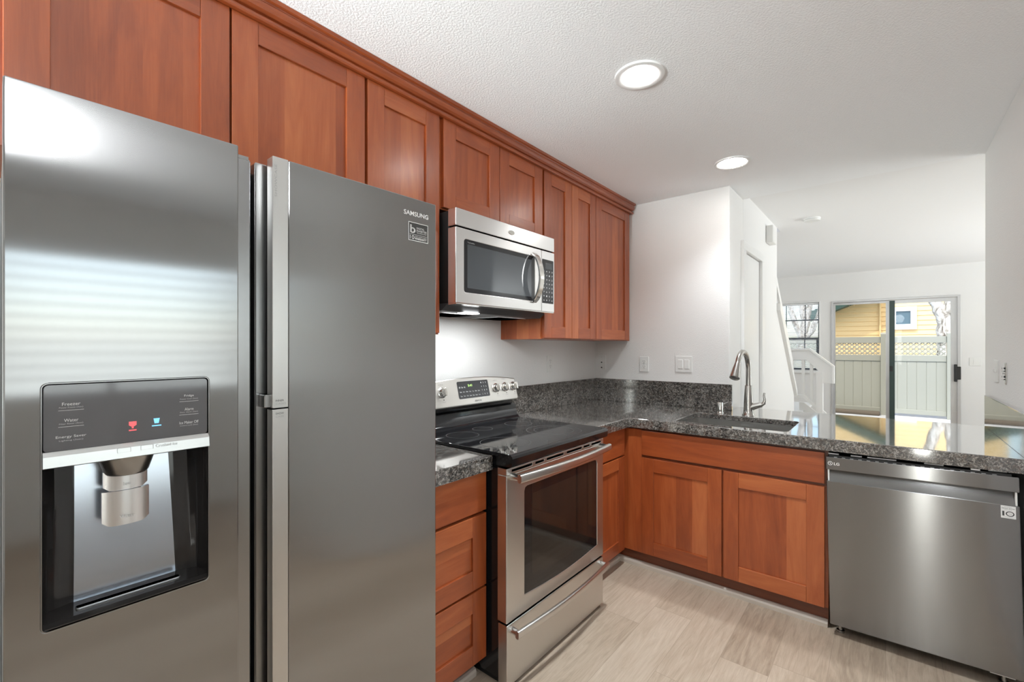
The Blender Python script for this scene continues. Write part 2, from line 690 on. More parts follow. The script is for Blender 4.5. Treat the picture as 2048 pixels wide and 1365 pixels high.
def rect(a0, a1, b0, b1):
    return [(a0, b0), (a1, b0), (a1, b1), (a0, b1)]


def rrect(a0, a1, b0, b1, r, n=5):
    out = []
    for cx, cy, st in ((a1 - r, b0 + r, -90), (a1 - r, b1 - r, 0), (a0 + r, b1 - r, 90), (a0 + r, b0 + r, 180)):
        for k in range(n + 1):
            t = radians(st + 90 * k / n)
            out.append((cx + r * cos(t), cy + r * sin(t)))
    return out


def circle(a, b, r, n=28):
    return [(a + r * cos(2 * pi * k / n), b + r * sin(2 * pi * k / n)) for k in range(n)]


def faceY(y):          # a plane facing the room from the long cabinet wall
    return lambda a, b, c: (a, y - c, b)


def faceX(x):          # a plane facing the room from the sink wall
    return lambda a, b, c: (x - c, a, b)


def flatZ(a, b, c):
    return (a, b, c)


# ------------------------------------------------------------------ room shell
YL = 1.845      # long cabinet wall
XE = 3.312      # wall behind the sink
YR = -0.43      # wall on the right
mb = MB().box(-2.0, 9.4, -4.7, 2.1, -0.12, 0.0, 'floor')
struct('floor', mb, 'pale oak plank floor running past the stove and dishwasher')
mb = MB().prism(rect(-2.0, 3.695, -2.5, 2.0), 2.44, 2.7, flatZ, 'ceil')
struct('ceiling', mb, 'textured white kitchen ceiling with recessed lights')
mb = MB()
mb.prism([(3.695, -4.7), (9.0, -4.7), (9.0, 2.0), (5.22, 2.0), (5.22, 0.822), (3.695, 0.822)], 2.5, 2.7, flatZ, 'ceil2')
struct('ceiling', mb, 'smooth bright living room ceiling beyond the kitchen')
mb = MB().box(3.695, 5.4, 0.7, 2.0, 3.6, 3.7, 'ceil2').box(5.22, 5.3, 0.822, 2.0, 2.7, 3.6, 'ceil2')
struct('ceiling', mb, 'upper stairwell ceiling over the staircase')
struct('wall_left', MB().box(-2.0, XE, YL, YL + 0.12, 0, 2.44, 'wall'), 'white textured wall behind the stove and wall cabinets')
struct('wall_end', MB().box(XE, 3.69, 0.822, YL + 0.12, 0, 2.44, 'wall', 0.004), 'white textured wall stub behind the sink corner')
struct('wall_bar', MB().box(XE, 3.43, YR, 0.82, 0, 0.872, 'wall'), 'low wall carrying the bar side of the counter')
struct('wall_right', MB().box(1.55, 3.69, YR - 0.12, YR, 0, 2.44, 'wall', 0.003), 'white textured wall on the right beside the counter')
struct('wall_nook', MB().box(1.43, 1.55, -2.5, YR - 0.12, 0, 2.44, 'wall'), 'side wall of the breakfast nook')


def wall_y(name, y0, y1, x0, x1, z1, holes, mat, label):
    mp = lambda a, b, c: (a, c, b)
    struct(name, MB().prism(rect(x0, x1, 0, z1), y0, y1, mp, mat, [rect(*h) for h in holes]), label)


def wall_x(name, x0, x1, y0, y1, z1, holes, mat, label):
    mp = lambda a, b, c: (c, a, b)
    struct(name, MB().prism(rect(y0, y1, 0, z1), x0, x1, mp, mat, [rect(*h) for h in holes]), label)


wall_y('wall_front', -2.5, -2.4, -2.0, 1.55, 2.44, [(-0.25, 1.35, 0.98, 2.05)], 'wall', 'nook wall with window opposite the refrigerator')
wall_x('wall_rear', -2.0, -1.88, -2.4, YL, 2.44, [(1.15, 1.68, 0.98, 2.05), (-0.385, -0.245, 0.06, 2.1)], 'wall', 'rear kitchen wall with an added window and a sidelight')
wall_y('wall_living', -4.5, -4.4, 3.0, 9.0, 2.5, [(4.8, 7.8, 0.4, 2.2)], 'far', 'living room side wall with a wide added window')
struct('wall_partition', MB().box(3.57, 3.69, -4.5, YR - 0.12, 0, 2.5, 'far'), 'partition between kitchen and living room')
# hall wall with closet door opening, stairwell walls
wall_y('wall_hall', 0.822, 0.93, 3.69, 5.03, 3.6, [(3.70, 4.26, 0.001, 2.06)], 'far', 'white hall wall with a closet door')
mp = lambda a, b, c: (a, c, b)
struct('wall_stair', MB().prism([(5.03, 0), (6.085, 0), (6.085, 0.80), (5.03, 1.70)], 0.822, 0.93, mp, 'far'),
       'sloping white half wall under the stair railing')
struct('wall_stairwell', MB().box(3.69, 9.0, 1.98, 2.1, 0, 3.6, 'far'), 'back wall of the stairwell')
wall_x('wall_far', 8.8, 8.92, -4.5, 2.0, 2.5, [(-0.79, 0.68, 0.0015, 2.055), (0.835, 1.60, 0.945, 2.07)], 'far',
       'far living room wall with the sliding glass door')

# trims
mb = MB().prism([(5.02, 1.70), (6.10, 0.78), (6.10, 0.845), (5.02, 1.765)], 0.79, 0.955, mp, 'trim', bev=0.004)
struct('trim_1', mb, 'white cap along the sloping stair wall')
mb = MB()
mb.box(3.625, 3.70, 0.800, 0.824, 0, 2.06, 'trim', 0.003).box(4.26, 4.335, 0.800, 0.824, 0, 2.06, 'trim', 0.003)
mb.box(3.625, 4.335, 0.800, 0.824, 2.06, 2.125, 'trim', 0.003)
struct('trim_2', mb, 'white casing around the closet door')
d2 = struct('door_2', MB().box(3.705, 4.255, 0.826, 0.862, 0.01, 2.055, 'trim', 0.002), 'plain white closet door beyond the faucet')
for z in (0.25, 1.05, 1.84):
    obj('hinge', MB().lathe([(0.008, -0.045), (0.008, 0.045)], (3.706, 0.818, z), (0, 0, 1), 'nickel', 10), d2)
struct('baseboard_far', MB().box(8.785, 8.8, -4.4, -0.80, 0, 0.09, 'trim', 0.003), 'white baseboard on the far wall')
struct('baseboard_hall', MB().box(4.335, 6.08, 0.806, 0.822, 0, 0.09, 'trim', 0.003), 'white baseboard along the hall wall')

# stairs
t = thing('staircase', (6.7, 1.3, 0), 'white painted staircase turning at a landing behind the half wall', 'staircase')
obj('landing', MB().box(6.10, 7.2, 0.78, 1.97, 0.0, 0.57, 'far').box(6.09, 7.2, 0.75, 1.97, 0.57, 0.60, 'trim', 0.004), t)
for k in range(3):
    obj('step', MB().box(6.341, 7.2, 0.78 - 0.26 * (k + 1), 0.78 - 0.26 * k, 0.0, 0.40 - 0.19 * k, 'far'), t)
for k in range(9):
    x1 = 6.10 - 0.22 * k
    obj('step', MB().box(x1 - 0.22, x1, 0.935, 1.97, 0.0, 0.79 + 0.19 * k, 'far'), t)
yzx = lambda x: (lambda a, b, c: (x - c, a, b))
obj('stringer', MB().prism([(0.80, 0.69), (0.755, 0.69), (0.0, 0.06), (0.0, 0.0), (0.10, 0.0), (0.755, 0.57), (0.80, 0.57)], 0, 0.03, yzx(6.340), 'trim'), t)

t = thing('stair_railing', (6.3, 0.7, 0), 'white wooden guard rail with newel post beside the landing', 'railing')
obj('top_rail', MB().prism([(0.905, 1.19), (0.905, 1.305), (0.69, 1.309), (0.472, 1.121), (0.472, 0.93), (0.594, 0.93), (0.594, 1.056), (0.717, 1.19)],
                           -0.03, 0.03, yzx(6.27), 'trim', bev=0.004), t)
obj('rail_cap', MB().prism([(0.91, 1.296), (0.91, 1.322), (0.685, 1.326), (0.455, 1.128), (0.455, 0.93), (0.478, 0.93), (0.478, 1.118), (0.692, 1.302)],
                           -0.045, 0.045, yzx(6.27), 'trim', bev=0.004), t)
for y, z0, z1 in ((0.867, 0.78, 1.2), (0.755, 0.76, 1.2), (0.674, 0.69, 1.15)):
    obj('baluster', MB().box(6.255, 6.285, y - 0.016, y + 0.016, z0, z1, 'trim', 0.002), t)
obj('newel_post', MB().box(6.235, 6.305, 0.56, 0.625, 0.0, 1.06, 'trim', 0.003), t)
obj('bottom_rail', MB().prism([(0.905, 0.745), (0.905, 0.785), (0.745, 0.785), (0.53, 0.59), (0.53, 0.545), (0.745, 0.735)], -0.02, 0.02, yzx(6.27), 'trim', bev=0.003), t)

t = thing('stair_railing', (5.5, 0.85, 0.8), 'white sloping stair rail with thin balusters above the half wall', 'railing')
sl = lambda x: 2.0 - (x - 5.07) * 0.86
obj('top_rail', MB().prism([(5.03, sl(5.03) - .045), (6.06, sl(6.06) - .045), (6.06, sl(6.06) + .045), (5.03, sl(5.03) + .045)], 0.83, 0.90, mp, 'trim', bev=0.004), t)
for k in range(8):
    x = 5.11 + 0.125 * k
    cap = 1.765 - (x - 5.02) * 0.852
    obj('baluster', MB().box(x - 0.014, x + 0.014, 0.85, 0.88, cap - 0.02, sl(x) - 0.03, 'trim'), t)

# ------------------------------------------------------------------ far window, sliding door
w1 = struct('window_1', MB().prism(rect(0.82, 1.615, 0.93, 2.085), -0.012, 0.02, faceX(8.80), 'trim', [rect(0.842, 1.595, 0.952, 2.065)], 0.003),
            'far living room window behind the blinds')
fx = faceX(8.86)
obj('sash', MB().prism(rect(0.84, 1.60, 1.47, 2.068), -0.015, 0.015, fx, 'navy', [rect(0.86, 1.578, 1.50, 2.05)])
    .box(8.855, 8.865, 0.86, 1.58, 1.775, 1.79, 'navy').box(8.855, 8.865, 1.03, 1.045, 1.50, 2.05, 'navy').box(8.855, 8.865, 1.30, 1.315, 1.50, 2.05, 'navy'), w1)
obj('sash', MB().prism(rect(0.84, 1.60, 0.947, 1.50), -0.03, 0.0, fx, 'navy', [rect(0.885, 1.555, 0.99, 1.455)])
    .box(8.87, 8.88, 1.04, 1.055, 0.99, 1.455, 'navy').box(8.87, 8.88, 1.30, 1.315, 0.99, 1.455, 'navy'), w1)
obj('pane', MB().box(8.858, 8.862, 0.86, 1.578, 1.50, 2.05, 'glass').box(8.873, 8.877, 0.88, 1.56, 0.985, 1.46, 'glass'), w1)
obj('sill', MB().box(8.76, 8.83, 0.80, 1.63, 0.915, 0.94, 'trim', 0.003), w1)


def blind(name, label, mk, z0, z1, pitch, tilt, head, drop, depth=0.024):
    t = thing(name, mk(0, 0, z1), label, 'window blind')
    obj('headrail', head, t)
    m = MB()
    z = z1
    while z > z0:
        m.grid(lambda u, v, z=z: mk(u, (v - 0.5) * depth, z + (v - 0.5) * tilt), 1, 2, 'blind', (0, 0, -0.0012))
        z -= pitch
    obj('slat', m, t)
    obj('bottom_rail', drop, t)
    return t


blind('window_blind', 'white horizontal blind hanging in the far living room window', lambda u, d, z: (8.825 + d, 0.85 + 0.74 * u, z),
      0.965, 2.03, 0.0235, -0.006, MB().box(8.808, 8.842, 0.85, 1.59, 2.035, 2.062, 'blind', 0.003), MB().box(8.812, 8.838, 0.85, 1.59, 0.948, 0.962, 'blind', 0.002))

d1 = struct('door_1', MB().prism(rect(-0.792, 0.682, 0.0, 2.065), -0.10, 0.012, faceX(8.80), 'alu', [rect(-0.755, 0.655, 0.035, 2.04)], 0.003),
            'sliding glass patio door in the far wall')
obj('sliding_panel', MB().prism(rect(-0.755, -0.028, 0.037, 2.038), -0.035, -0.005, faceX(8.80), 'alu', [rect(-0.690, -0.060, 0.085, 1.985)])
    .box(8.800, 8.838, -0.092, -0.030, 0.04, 2.03, 'dkgreen'), d1)
obj('pane', MB().box(8.818, 8.824, -0.695, -0.058, 0.08, 1.99, 'glass'), d1)
obj('fixed_panel', MB().prism(rect(-0.035, 0.655, 0.037, 2.038), -0.085, -0.05, faceX(8.80), 'alu', [rect(0.012, 0.632, 0.065, 2.005)]), d1)
obj('pane', MB().box(8.866, 8.872, 0.01, 0.635, 0.06, 2.01, 'glass_s'), d1)
obj('handle', MB().box(8.765, 8.80, -0.752, -0.722, 0.86, 1.10, 'dark', 0.004).box(8.775, 8.803, -0.79, -0.748, 0.89, 1.07, 'dark', 0.004), d1)
obj('latch', MB().box(8.795, 8.812, -0.07, -0.03, 0.98, 1.06, 'dark', 0.003), d1)

# nook window and blind, sidelight; unseen rear and living windows added for the fill lamps
for nm, lab, mpw, r in (('window_2', 'breakfast nook window facing the refrigerator', lambda a, b, c: (a, -2.40 - c, b), (-0.25, 1.35, 0.98, 2.05)),
                        ('added_rear_window', 'unseen rear window added for the ceiling fill light', lambda a, b, c: (-1.88 - c, a, b), (1.15, 1.68, 0.98, 2.05)),
                        ('window_5', 'narrow sidelight window in the rear wall', lambda a, b, c: (-1.88 - c, a, b), (-0.385, -0.245, 0.06, 2.1)),
                        ('added_side_window', 'wide unseen side window added for the living room fill light', lambda a, b, c: (a, -4.40 - c, b), (4.8, 7.8, 0.4, 2.2))):
    a0, a1, b0, b1 = r
    m_ = (a0 + a1) / 2
    if a1 - a0 > 0.4:
        lights = [rect(a0 + .03, m_ - .02, b0 + .03, b1 - .03), rect(m_ + .02, a1 - .03, b0 + .03, b1 - .03)]
    else:
        lights = [rect(a0 + .012, a1 - .012, b0 + .02, b1 - .02)]
    w = struct(nm, MB().prism(rect(a0 - .03, a1 + .03, b0 - .03, b1 + .03), -0.012, 0.03, mpw, 'trim', lights), lab)
    obj('pane', MB().prism(rect(a0 + .01, a1 - .01, b0 + .01, b1 - .01), 0.034, 0.038, mpw, 'glass'), w)
blind('window_blind', 'white horizontal blind in the nook window opposite the refrigerator', lambda u, d, z: (-0.22 + 1.54 * u, -2.37 + d, z),
      1.05, 2.0, 0.088, 0.022, MB().box(-0.22, 1.32, -2.39, -2.35, 2.03, 2.06, 'blind', 0.003), MB().box(-0.22, 1.32, -2.385, -2.355, 0.985, 1.0, 'blind', 0.002), 0.05)

# ------------------------------------------------------------------ outside
struct('ground', MB().box(8.92, 24, -14, 14, -0.14, -0.02, 'ground'), 'pale concrete patio outside the sliding door')
obj('planting_strip', MB().box(11.50, 11.73, 0.10, 3.1, -0.02, 0.05, 'soil', 0.02), None, 'structure', 'dark soil strip along the foot of the fence', 'soil')


def fence(label, y0, y1, posts):
    t = thing('vinyl_fence', (11.8, (y0 + y1) / 2, -0.02), label, 'fence')
    for y in posts:
        obj('post', MB().box(11.735, 11.865, y - .055, y + .055, -0.02, 1.60, 'vinyl', 0.004).prism(rect(-.062, .062, -.062, .062), 0, 0.03, lambda a, b, c, y=y: (11.8 + a * (1 - c * 8), y + b * (1 - c * 8), 1.60 + c), 'vinyl'), t)
    for za, zb in ((1.42, 1.545), (1.06, 1.18), (0.03, 0.12)):
        obj('rail', MB().box(11.775, 11.825, y0, y1, za, zb, 'vinyl', 0.004), t)
    m = MB()
    n = max(1, round((y1 - y0) / 0.15))
    for k in range(n):
        a, b = y0 + (y1 - y0) * k / n, y0 + (y1 - y0) * (k + 1) / n
        m.box(11.79, 11.812, a + 0.0002, b - 0.0002, 0.10, 1.07, 'vinyl', 0.006)
    obj('board_panel', m, t)
    m = MB()
    L, H = y1 - y0, 0.25
    k = -int(H / 0.085) - 1
    while k * 0.085 < L:
        for sgn, xo in ((1, 0.0), (-1, 0.008)):
            s0 = k * 0.085
            pa, pb = (s0, s0 + H) if sgn > 0 else (s0 + H, s0)
            za, zb = 1.175, 1.425
            ya, yb = pa, pb
            # clip to the panel
            f0 = f1 = None
            lo, hi = 0.0, 1.0
            dy = yb - ya
            for lim, sg in ((0.016, 1), (L - 0.016, -1)):
                ra, rb = sg * (ya - lim), sg * (yb - lim)
                if ra < 0 and rb < 0:
                    lo, hi = 1, 0
                elif ra < 0:
                    lo = max(lo, ra / (ra - rb))
                elif rb < 0:
                    hi = min(hi, ra / (ra - rb))
            if hi - lo > 0.05:
                A = (y0 + ya + dy * lo, za + (zb - za) * lo)
                B = (y0 + ya + dy * hi, za + (zb - za) * hi)
                m.prism([(A[0] - .013, A[1]), (A[0] + .013, A[1]), (B[0] + .013, B[1]), (B[0] - .013, B[1])], xo, xo + 0.007, lambda a, b, c: (11.79 + c, a, b), 'vinyl')
        k += 1
    obj('lattice', m, t)


fence('cream vinyl fence with lattice top seen through the left door panel', 0.095, 3.2, (0.04, 3.25))
fence('cream vinyl fence with lattice top seen through the right door panel', -0.868, -0.024, (-0.925,))
fence('cream vinyl fence section at the far right edge of the sliding door', -2.79, -0.989, (-2.85,))
t = thing('neighbor_house', (15.2, 0, -0.02), 'yellow lap sided neighbouring house with dark green eave', 'house')
m = MB()
z = 0.0
while z < 4.2:
    m.prism([(0, z), (0.025, z), (0.008, z + 0.125), (0, z + 0.125)], -4.5, 1.30, lambda a, b, c: (15.05 - a, c, b), 'siding')
    z += 0.118
m.box(15.05, 19.0, -4.5, 1.30, -0.02, 4.2, 'siding')
obj('siding', m, t)
obj('eave', MB().prism([(0.52, 2.53), (1.62, 2.04), (1.62, 2.28), (0.0, 3.0), (0.0, 2.76)], 0.0, 0.5, lambda a, b, c: (15.02 - c, a, b), 'eave'), t)
wf = obj('window_frame', MB().prism(rect(-0.57, -0.135, 1.775, 2.345), 0, 0.05, faceX(15.02), 'white', [rect(-0.455, -0.18, 1.91, 2.235)], 0.006), t)
obj('pane', MB().box(15.0, 15.02, -0.46, -0.17, 1.90, 2.24, 'extwin'), wf)
obj('downspout', MB().box(14.96, 15.02, 0.11, 0.15, 0, 4.1, 'siding', 0.008), t)


def tree(label, x, y, paths):
    t = thing('tree', (x, y, -0.02), label, 'tree')
    m = MB()
    for pts, rad in paths:
        P_, R_ = [], []
        for k in range(len(pts) - 1):
            for j in range(5):
                f = j / 5
                a, b = Vector(pts[k]), Vector(pts[k + 1])
                q = a.lerp(b, f)
                P_.append(q + Vector((random.uniform(-1, 1), random.uniform(-1, 1), 0)) * 0.012)
                R_.append((rad[k] * (1 - f) + rad[k + 1] * f) * random.uniform(0.92, 1.08))
        P_.append(Vector(pts[-1]))
        R_.append(rad[-1])
        m.tube(P_, R_, 'bark', 12)
    obj('trunk', m, t)


tree('pale barked tree forking above the fence on the right', 13, -0.93,
     [([(13, -0.93, -0.02), (13, -0.93, 1.6), (13, -0.91, 1.98), (13.05, -0.78, 2.3), (13.1, -0.62, 2.9), (13.1, -0.5, 4)], [0.16, 0.125, 0.125, 0.095, 0.085, 0.06]),
      ([(13, -0.93, 1.85), (13, -1.0, 2.1), (13, -1.05, 2.5), (13, -1.0, 4)], [0.09, 0.105, 0.09, 0.06]),
      ([(13, -1.02, 2.0), (13.05, -1.2, 2.4), (13.1, -1.5, 3.2)], [0.06, 0.06, 0.04])])
tree('pale tree with spreading limbs seen through the blinds of the far window', 12.9, 1.55,
     [([(12.9, 1.6, -0.02), (12.9, 1.58, 1.5), (12.9, 1.5, 2.0), (12.95, 1.62, 2.6), (13, 1.7, 3.5)], [0.12, 0.10, 0.09, 0.07, 0.05]),
      ([(12.9, 1.52, 1.85), (12.9, 1.42, 2.3), (12.9, 1.40, 3.2)], [0.06, 0.06, 0.04]),
      ([(12.9, 1.56, 1.45), (12.85, 1.35, 1.75), (12.8, 1.2, 2.2), (12.8, 1.15, 3.0)], [0.06, 0.06, 0.05, 0.04]),
      ([(12.9, 1.58, 1.5), (12.9, 1.8, 2.2), (12.9, 1.9, 3.0)], [0.06, 0.06, 0.04])])

# ------------------------------------------------------------------ cabinets
DT = 0.02


def shaker(mbx, a0, a1, b0, b1, mp_, gv, gh, st=0.075, rl=0.07, panel_grain=None):
    """five-piece door face; gv/gh = world axis of vertical / horizontal grain"""
    bv = 0.0016
    pc = lambda r, c1, g: mbx.prism(rect(*r), 0.0, c1, mp_, 'wood', (), bv, g)
    pc((a0, a0 + st, b0, b1), DT, gv)
    pc((a1 - st, a1, b0, b1), DT, gv)
    pc((a0 + st + .0003, a1 - st - .0003, b1 - rl, b1), DT - .0002, gh)
    pc((a0 + st + .0003, a1 - st - .0003, b0, b0 + rl), DT - .0002, gh)
    mbx.prism(rect(a0 + st - .002, a1 - st + .002, b0 + rl - .002, b1 - rl + .002), 0.002, 0.011, mp_, 'wood', (), 0, panel_grain if panel_grain is not None else gv)
    return mbx


def upper(label, x0, x1, z0, doors, depth_front=1.542):
    t = thing('wall_cabinet', ((x0 + x1) / 2, YL, z0), label, 'cabinet', 'cherry wall cabinets')
    obj('cabinet_body', MB().box(x0, x1, depth_front, YL - 0.001, z0, 2.435, 'wood', 0.001, 2), t)
    for a0, a1 in doors:
        obj('door', shaker(MB(), a0, a1, z0 + 0.006, 2.3655, faceY(depth_front), 2, 0), t)
    return t


upper('wide cherry wall cabinet above the refrigerator with two doors', 0.045, 0.975, 1.80, [(0.058, 0.512), (0.518, 0.970)])
upper('narrow tall cherry wall cabinet between refrigerator and microwave', 0.976, 1.352, 1.40, [(0.982, 1.341)])
upper('short cherry wall cabinet with two doors above the microwave', 1.353, 2.124, 1.962, [(1.366, 1.744), (1.748, 2.119)])
upper('tall narrow two door cherry wall cabinet right of the microwave', 2.125, 2.738, 1.39, [(2.137, 2.433), (2.437, 2.737)])
upper('single door cherry wall cabinet in the corner by the end wall', 2.739, 3.30, 1.39, [(2.743, 3.256)])

prof = [(0, 2.366), (0.034, 2.366), (0.037, 2.371), (0.036, 2.379), (0.028, 2.383), (0.027, 2.388), (0.034, 2.391), (0.043, 2.398), (0.048, 2.408),
        (0.049, 2.416), (0.045, 2.421), (0.047, 2.425), (0.056, 2.428), (0.059, 2.439), (0, 2.439)]
obj('crown_molding', MB().prism(prof, -0.1, 3.288, lambda a, b, c: (c, 1.541 - a, b), 'wood', (), 0, 0), None, 'thing',
    'cherry crown molding running along the top of the wall cabinets', 'molding')

# base: drawer stack left of the stove
t = thing('base_cabinet', (1.155, 1.54, 0), 'cherry three drawer base cabinet between refrigerator and stove', 'cabinet', 'cherry base cabinets')
obj('cabinet_body', MB().box(0.952, 1.338, 1.257, YL - .001, 0.0995, 0.856, 'wood', 0.001, 0), t)
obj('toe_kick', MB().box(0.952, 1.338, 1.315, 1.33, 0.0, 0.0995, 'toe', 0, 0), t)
obj('drawer', MB().prism(rect(0.962, 1.336, 0.694, 0.848), 0, DT, faceY(1.256), 'wood', (), 0.002, 0), t)
for b0, b1 in ((0.396, 0.682), (0.106, 0.387)):
    obj('drawer', shaker(MB(), 0.962, 1.336, b0, b1, faceY(1.256), 2, 0, 0.076, 0.078, 0), t)

# base: corner cabinet right of the stove
t = thing('base_cabinet', (2.37, 1.54, 0), 'cherry corner base cabinet with drawer and door right of the stove', 'cabinet', 'cherry base cabinets')
obj('cabinet_body', MB().box(2.125, 2.622, 1.257, YL - .001, 0.0995, 0.856, 'wood', 0.001, 2), t)
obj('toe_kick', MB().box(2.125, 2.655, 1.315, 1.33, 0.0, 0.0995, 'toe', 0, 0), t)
obj('drawer', MB().prism(rect(2.135, 2.580, 0.686, 0.846), 0, DT, faceY(1.256), 'wood', (), 0.002, 0), t)
obj('door', shaker(MB(), 2.135, 2.580, 0.106, 0.676, faceY(1.256), 2, 0, 0.078, 0.07), t)

# base: sink cabinet
t = thing('sink_base_cabinet', (2.95, 0.72, 0), 'cherry sink base cabinet with two doors between corner and dishwasher', 'cabinet', 'cherry base cabinets')
obj('cabinet_body', MB().prism(rect(2.625, XE - .001, 0.214, 1.256), 0.0995, 0.68, flatZ, 'wood', (), 0, 2)
    .prism(rect(2.6255, 2.636, 0.214, 1.256), 0.68, 0.856, flatZ, 'toe', (), 0, 1), t)
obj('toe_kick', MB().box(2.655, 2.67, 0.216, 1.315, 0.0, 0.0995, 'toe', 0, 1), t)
fxs = faceX(2.625)
obj('filler_stile', MB().prism(rect(1.142, 1.2555, 0.10, 0.846), 0, 0.012, fxs, 'wood', (), 0.001, 2), t)
obj('false_drawer_front', MB().prism(rect(0.228, 1.139, 0.694, 0.842), 0, DT, fxs, 'wood', (), 0.002, 1), t)
obj('door', shaker(MB(), 0.687, 1.139, 0.104, 0.678, fxs, 2, 1, 0.073, 0.078), t)
obj('door', shaker(MB(), 0.228, 0.677, 0.104, 0.678, fxs, 2, 1, 0.073, 0.078), t)

# toe moulding
q = lambda r: [(0, 0), (r, 0), (r, r * .55), (r * .8, r * .85), (r * .45, r), (0, r)]
mb = MB().prism(q(0.022), 0.218, 1.316, lambda a, b, c: (2.6545 - a, c, b * 1.5), 'trimwood', (), 0, 1)
struct('baseboard_end', mb, 'taupe quarter round moulding along the sink cabinet toe kick')
mb = MB().prism(q(0.022), 2.125, 2.632, lambda a, b, c: (c, 1.3145 - a, b * 1.5), 'trimwood', (), 0, 0)
mb.prism(q(0.022), 0.952, 1.338, lambda a, b, c: (c, 1.3145 - a, b * 1.5), 'trimwood', (), 0, 0)
struct('baseboard_left', mb, 'taupe quarter round moulding beside the stove')

# ------------------------------------------------------------------ countertops
SK = (2.652, 3.068, 0.386, 0.958)
loop = [(2.122, 1.205), (2.570, 1.205), (2.579, 1.196), (2.579, YR + .001), (3.545, YR + .001), (3.545, 0.818), (XE - .001, 0.818), (XE - .001, YL - .001), (2.122, YL - .001)]
mb = MB().prism(loop, 0.884, 0.914, flatZ, 'granite', [rrect(*SK, 0.03)], 0.003)
mb.box(2.122, 2.579, 1.205, 1.245, 0.858, 0.8842, 'granite').box(2.579, 2.617, YR + .001, 1.245, 0.858, 0.8842, 'granite')
mb.box(3.505, 3.545, YR + .001, 0.818, 0.874, 0.8842, 'granite')
obj('countertop', mb, None, 'thing', 'long dark speckled granite countertop around the sink corner and over the dishwasher', 'countertop')
mb = MB().prism(rect(0.952, 1.338, 1.205, YL - .001), 0.884, 0.914, flatZ, 'granite', (), 0.003)
mb.box(0.952, 1.338, 1.205, 1.245, 0.858, 0.8842, 'granite')
obj('countertop', mb, None, 'thing', 'short granite countertop between refrigerator and stove', 'countertop')
obj('backsplash', MB().box(2.122, XE - .022, YL - .022, YL - .001, 0.9142, 1.09, 'granite', 0.002), None, 'thing',
    'granite backsplash strip under the corner wall cabinets', 'backsplash', 'granite backsplash strips')
obj('backsplash', MB().box(XE - .021, XE - .001, 0.803, YL - .001, 0.9142, 1.09, 'granite', 0.002), None, 'thing',
    'granite backsplash strip on the end wall behind the sink corner', 'backsplash', 'granite backsplash strips')
obj('backsplash', MB().box(2.579, 3.545, YR + .0005, YR + .020, 0.9142, 1.082, 'granite', 0.002), None, 'thing',
    'granite backsplash strip on the right wall, mirroring the bright room', 'backsplash', 'granite backsplash strips')

# ------------------------------------------------------------------ sink, faucet, air gap
a0, a1, b0, b1 = SK
t = thing('kitchen_sink', ((a0 + a1) / 2, (b0 + b1) / 2, 0.685), 'rectangular stainless undermount sink set in the granite counter', 'sink')
obj('basin', MB().prism(rrect(a0 - .014, a1 + .014, b0 - .014, b1 + .014, 0.04), 0.69, 0.883, flatZ, 'sink', [rrect(a0 - .003, a1 + .003, b0 - .003, b1 + .003, 0.03)])
    .prism(rrect(a0 - .014, a1 + .014, b0 - .014, b1 + .014, 0.04), 0.685, 0.692, flatZ, 'sink'), t)
obj('drain', MB().lathe([(0.045, 0.692), (0.045, 0.695), (0.03, 0.694), (0.0, 0.690)], (2.86, 0.67, 0), (0, 0, 1), 'chrome', 24), t)
obj('lettering', MB().text('KRAUS', (a1 + .0025, 0.695, 0.857), (0, -1, 0), (0, 0, 1), 0.065, 0.010, 'faint'), t)

fx0, fy0 = 3.127, 0.666
t = thing('faucet', (fx0, fy0, 0.914), 'tall brushed nickel gooseneck faucet behind the sink', 'faucet')
obj('body', MB().lathe([(0.036, 0.914), (0.036, 0.920), (0.031, 0.926), (0.028, 0.95), (0.025, 1.02), (0.0205, 1.10), (0.0195, 1.104), (0.014, 1.106)], (fx0, fy0, 0), (0, 0, 1), 'nickel', 28), t)
pts = [(fx0, fy0, 1.10), (fx0, fy0, 1.20)]
R = 0.098
for k in range(0, 13):
    th = radians(180 * k / 12 * 0.90)
    pts.append((fx0 - R + R * cos(th), fy0 + 0.018 * k / 12, 1.215 + R * sin(th)))
obj('spout', MB().tube(pts, 0.0152, 'nickel', 18), t)
e = Vector(pts[-1])
dn = (Vector(pts[-1]) - Vector(pts[-2])).normalized()
dn = (dn + Vector((-0.25, 0, -0.2))).normalized()
obj('spray_head', MB().lathe([(0.0154, -0.006), (0.0165, 0.0), (0.0215, 0.035), (0.0275, 0.085), (0.0288, 0.098), (0.025, 0.101), (0.0, 0.101)], e, dn, 'nickel', 24), t)
hp = [(fx0, fy0 - .005, 0.965), (fx0, fy0 - 0.035, 0.976), (fx0, fy0 - 0.060, 0.985), (fx0, fy0 - 0.074, 0.988)]
hd = obj('handle', MB().tube(hp, [0.024, 0.019, 0.0165, 0.0155], 'nickel', 20), t)
lp = [(fx0, fy0 - 0.070, 0.988), (fx0, fy0 - 0.086, 0.998), (fx0, fy0 - 0.090, 1.02), (fx0, fy0 - 0.086, 1.045), (fx0, fy0 - 0.088, 1.062)]
obj('lever', MB().tube(lp, [0.013, 0.010, 0.0075, 0.006, 0.0055], 'nickel', 14), hd)

obj('air_gap_cap', MB().lathe([(0.0215, 0.914), (0.0215, 0.918), (0.0185, 0.921), (0.0185, 0.978), (0.0165, 0.983), (0.0, 0.983)], (3.152, 0.84, 0), (0, 0, 1), 'chrome', 28),
    None, 'thing', 'small cylindrical steel air gap cap on the counter left of the faucet', 'air gap')

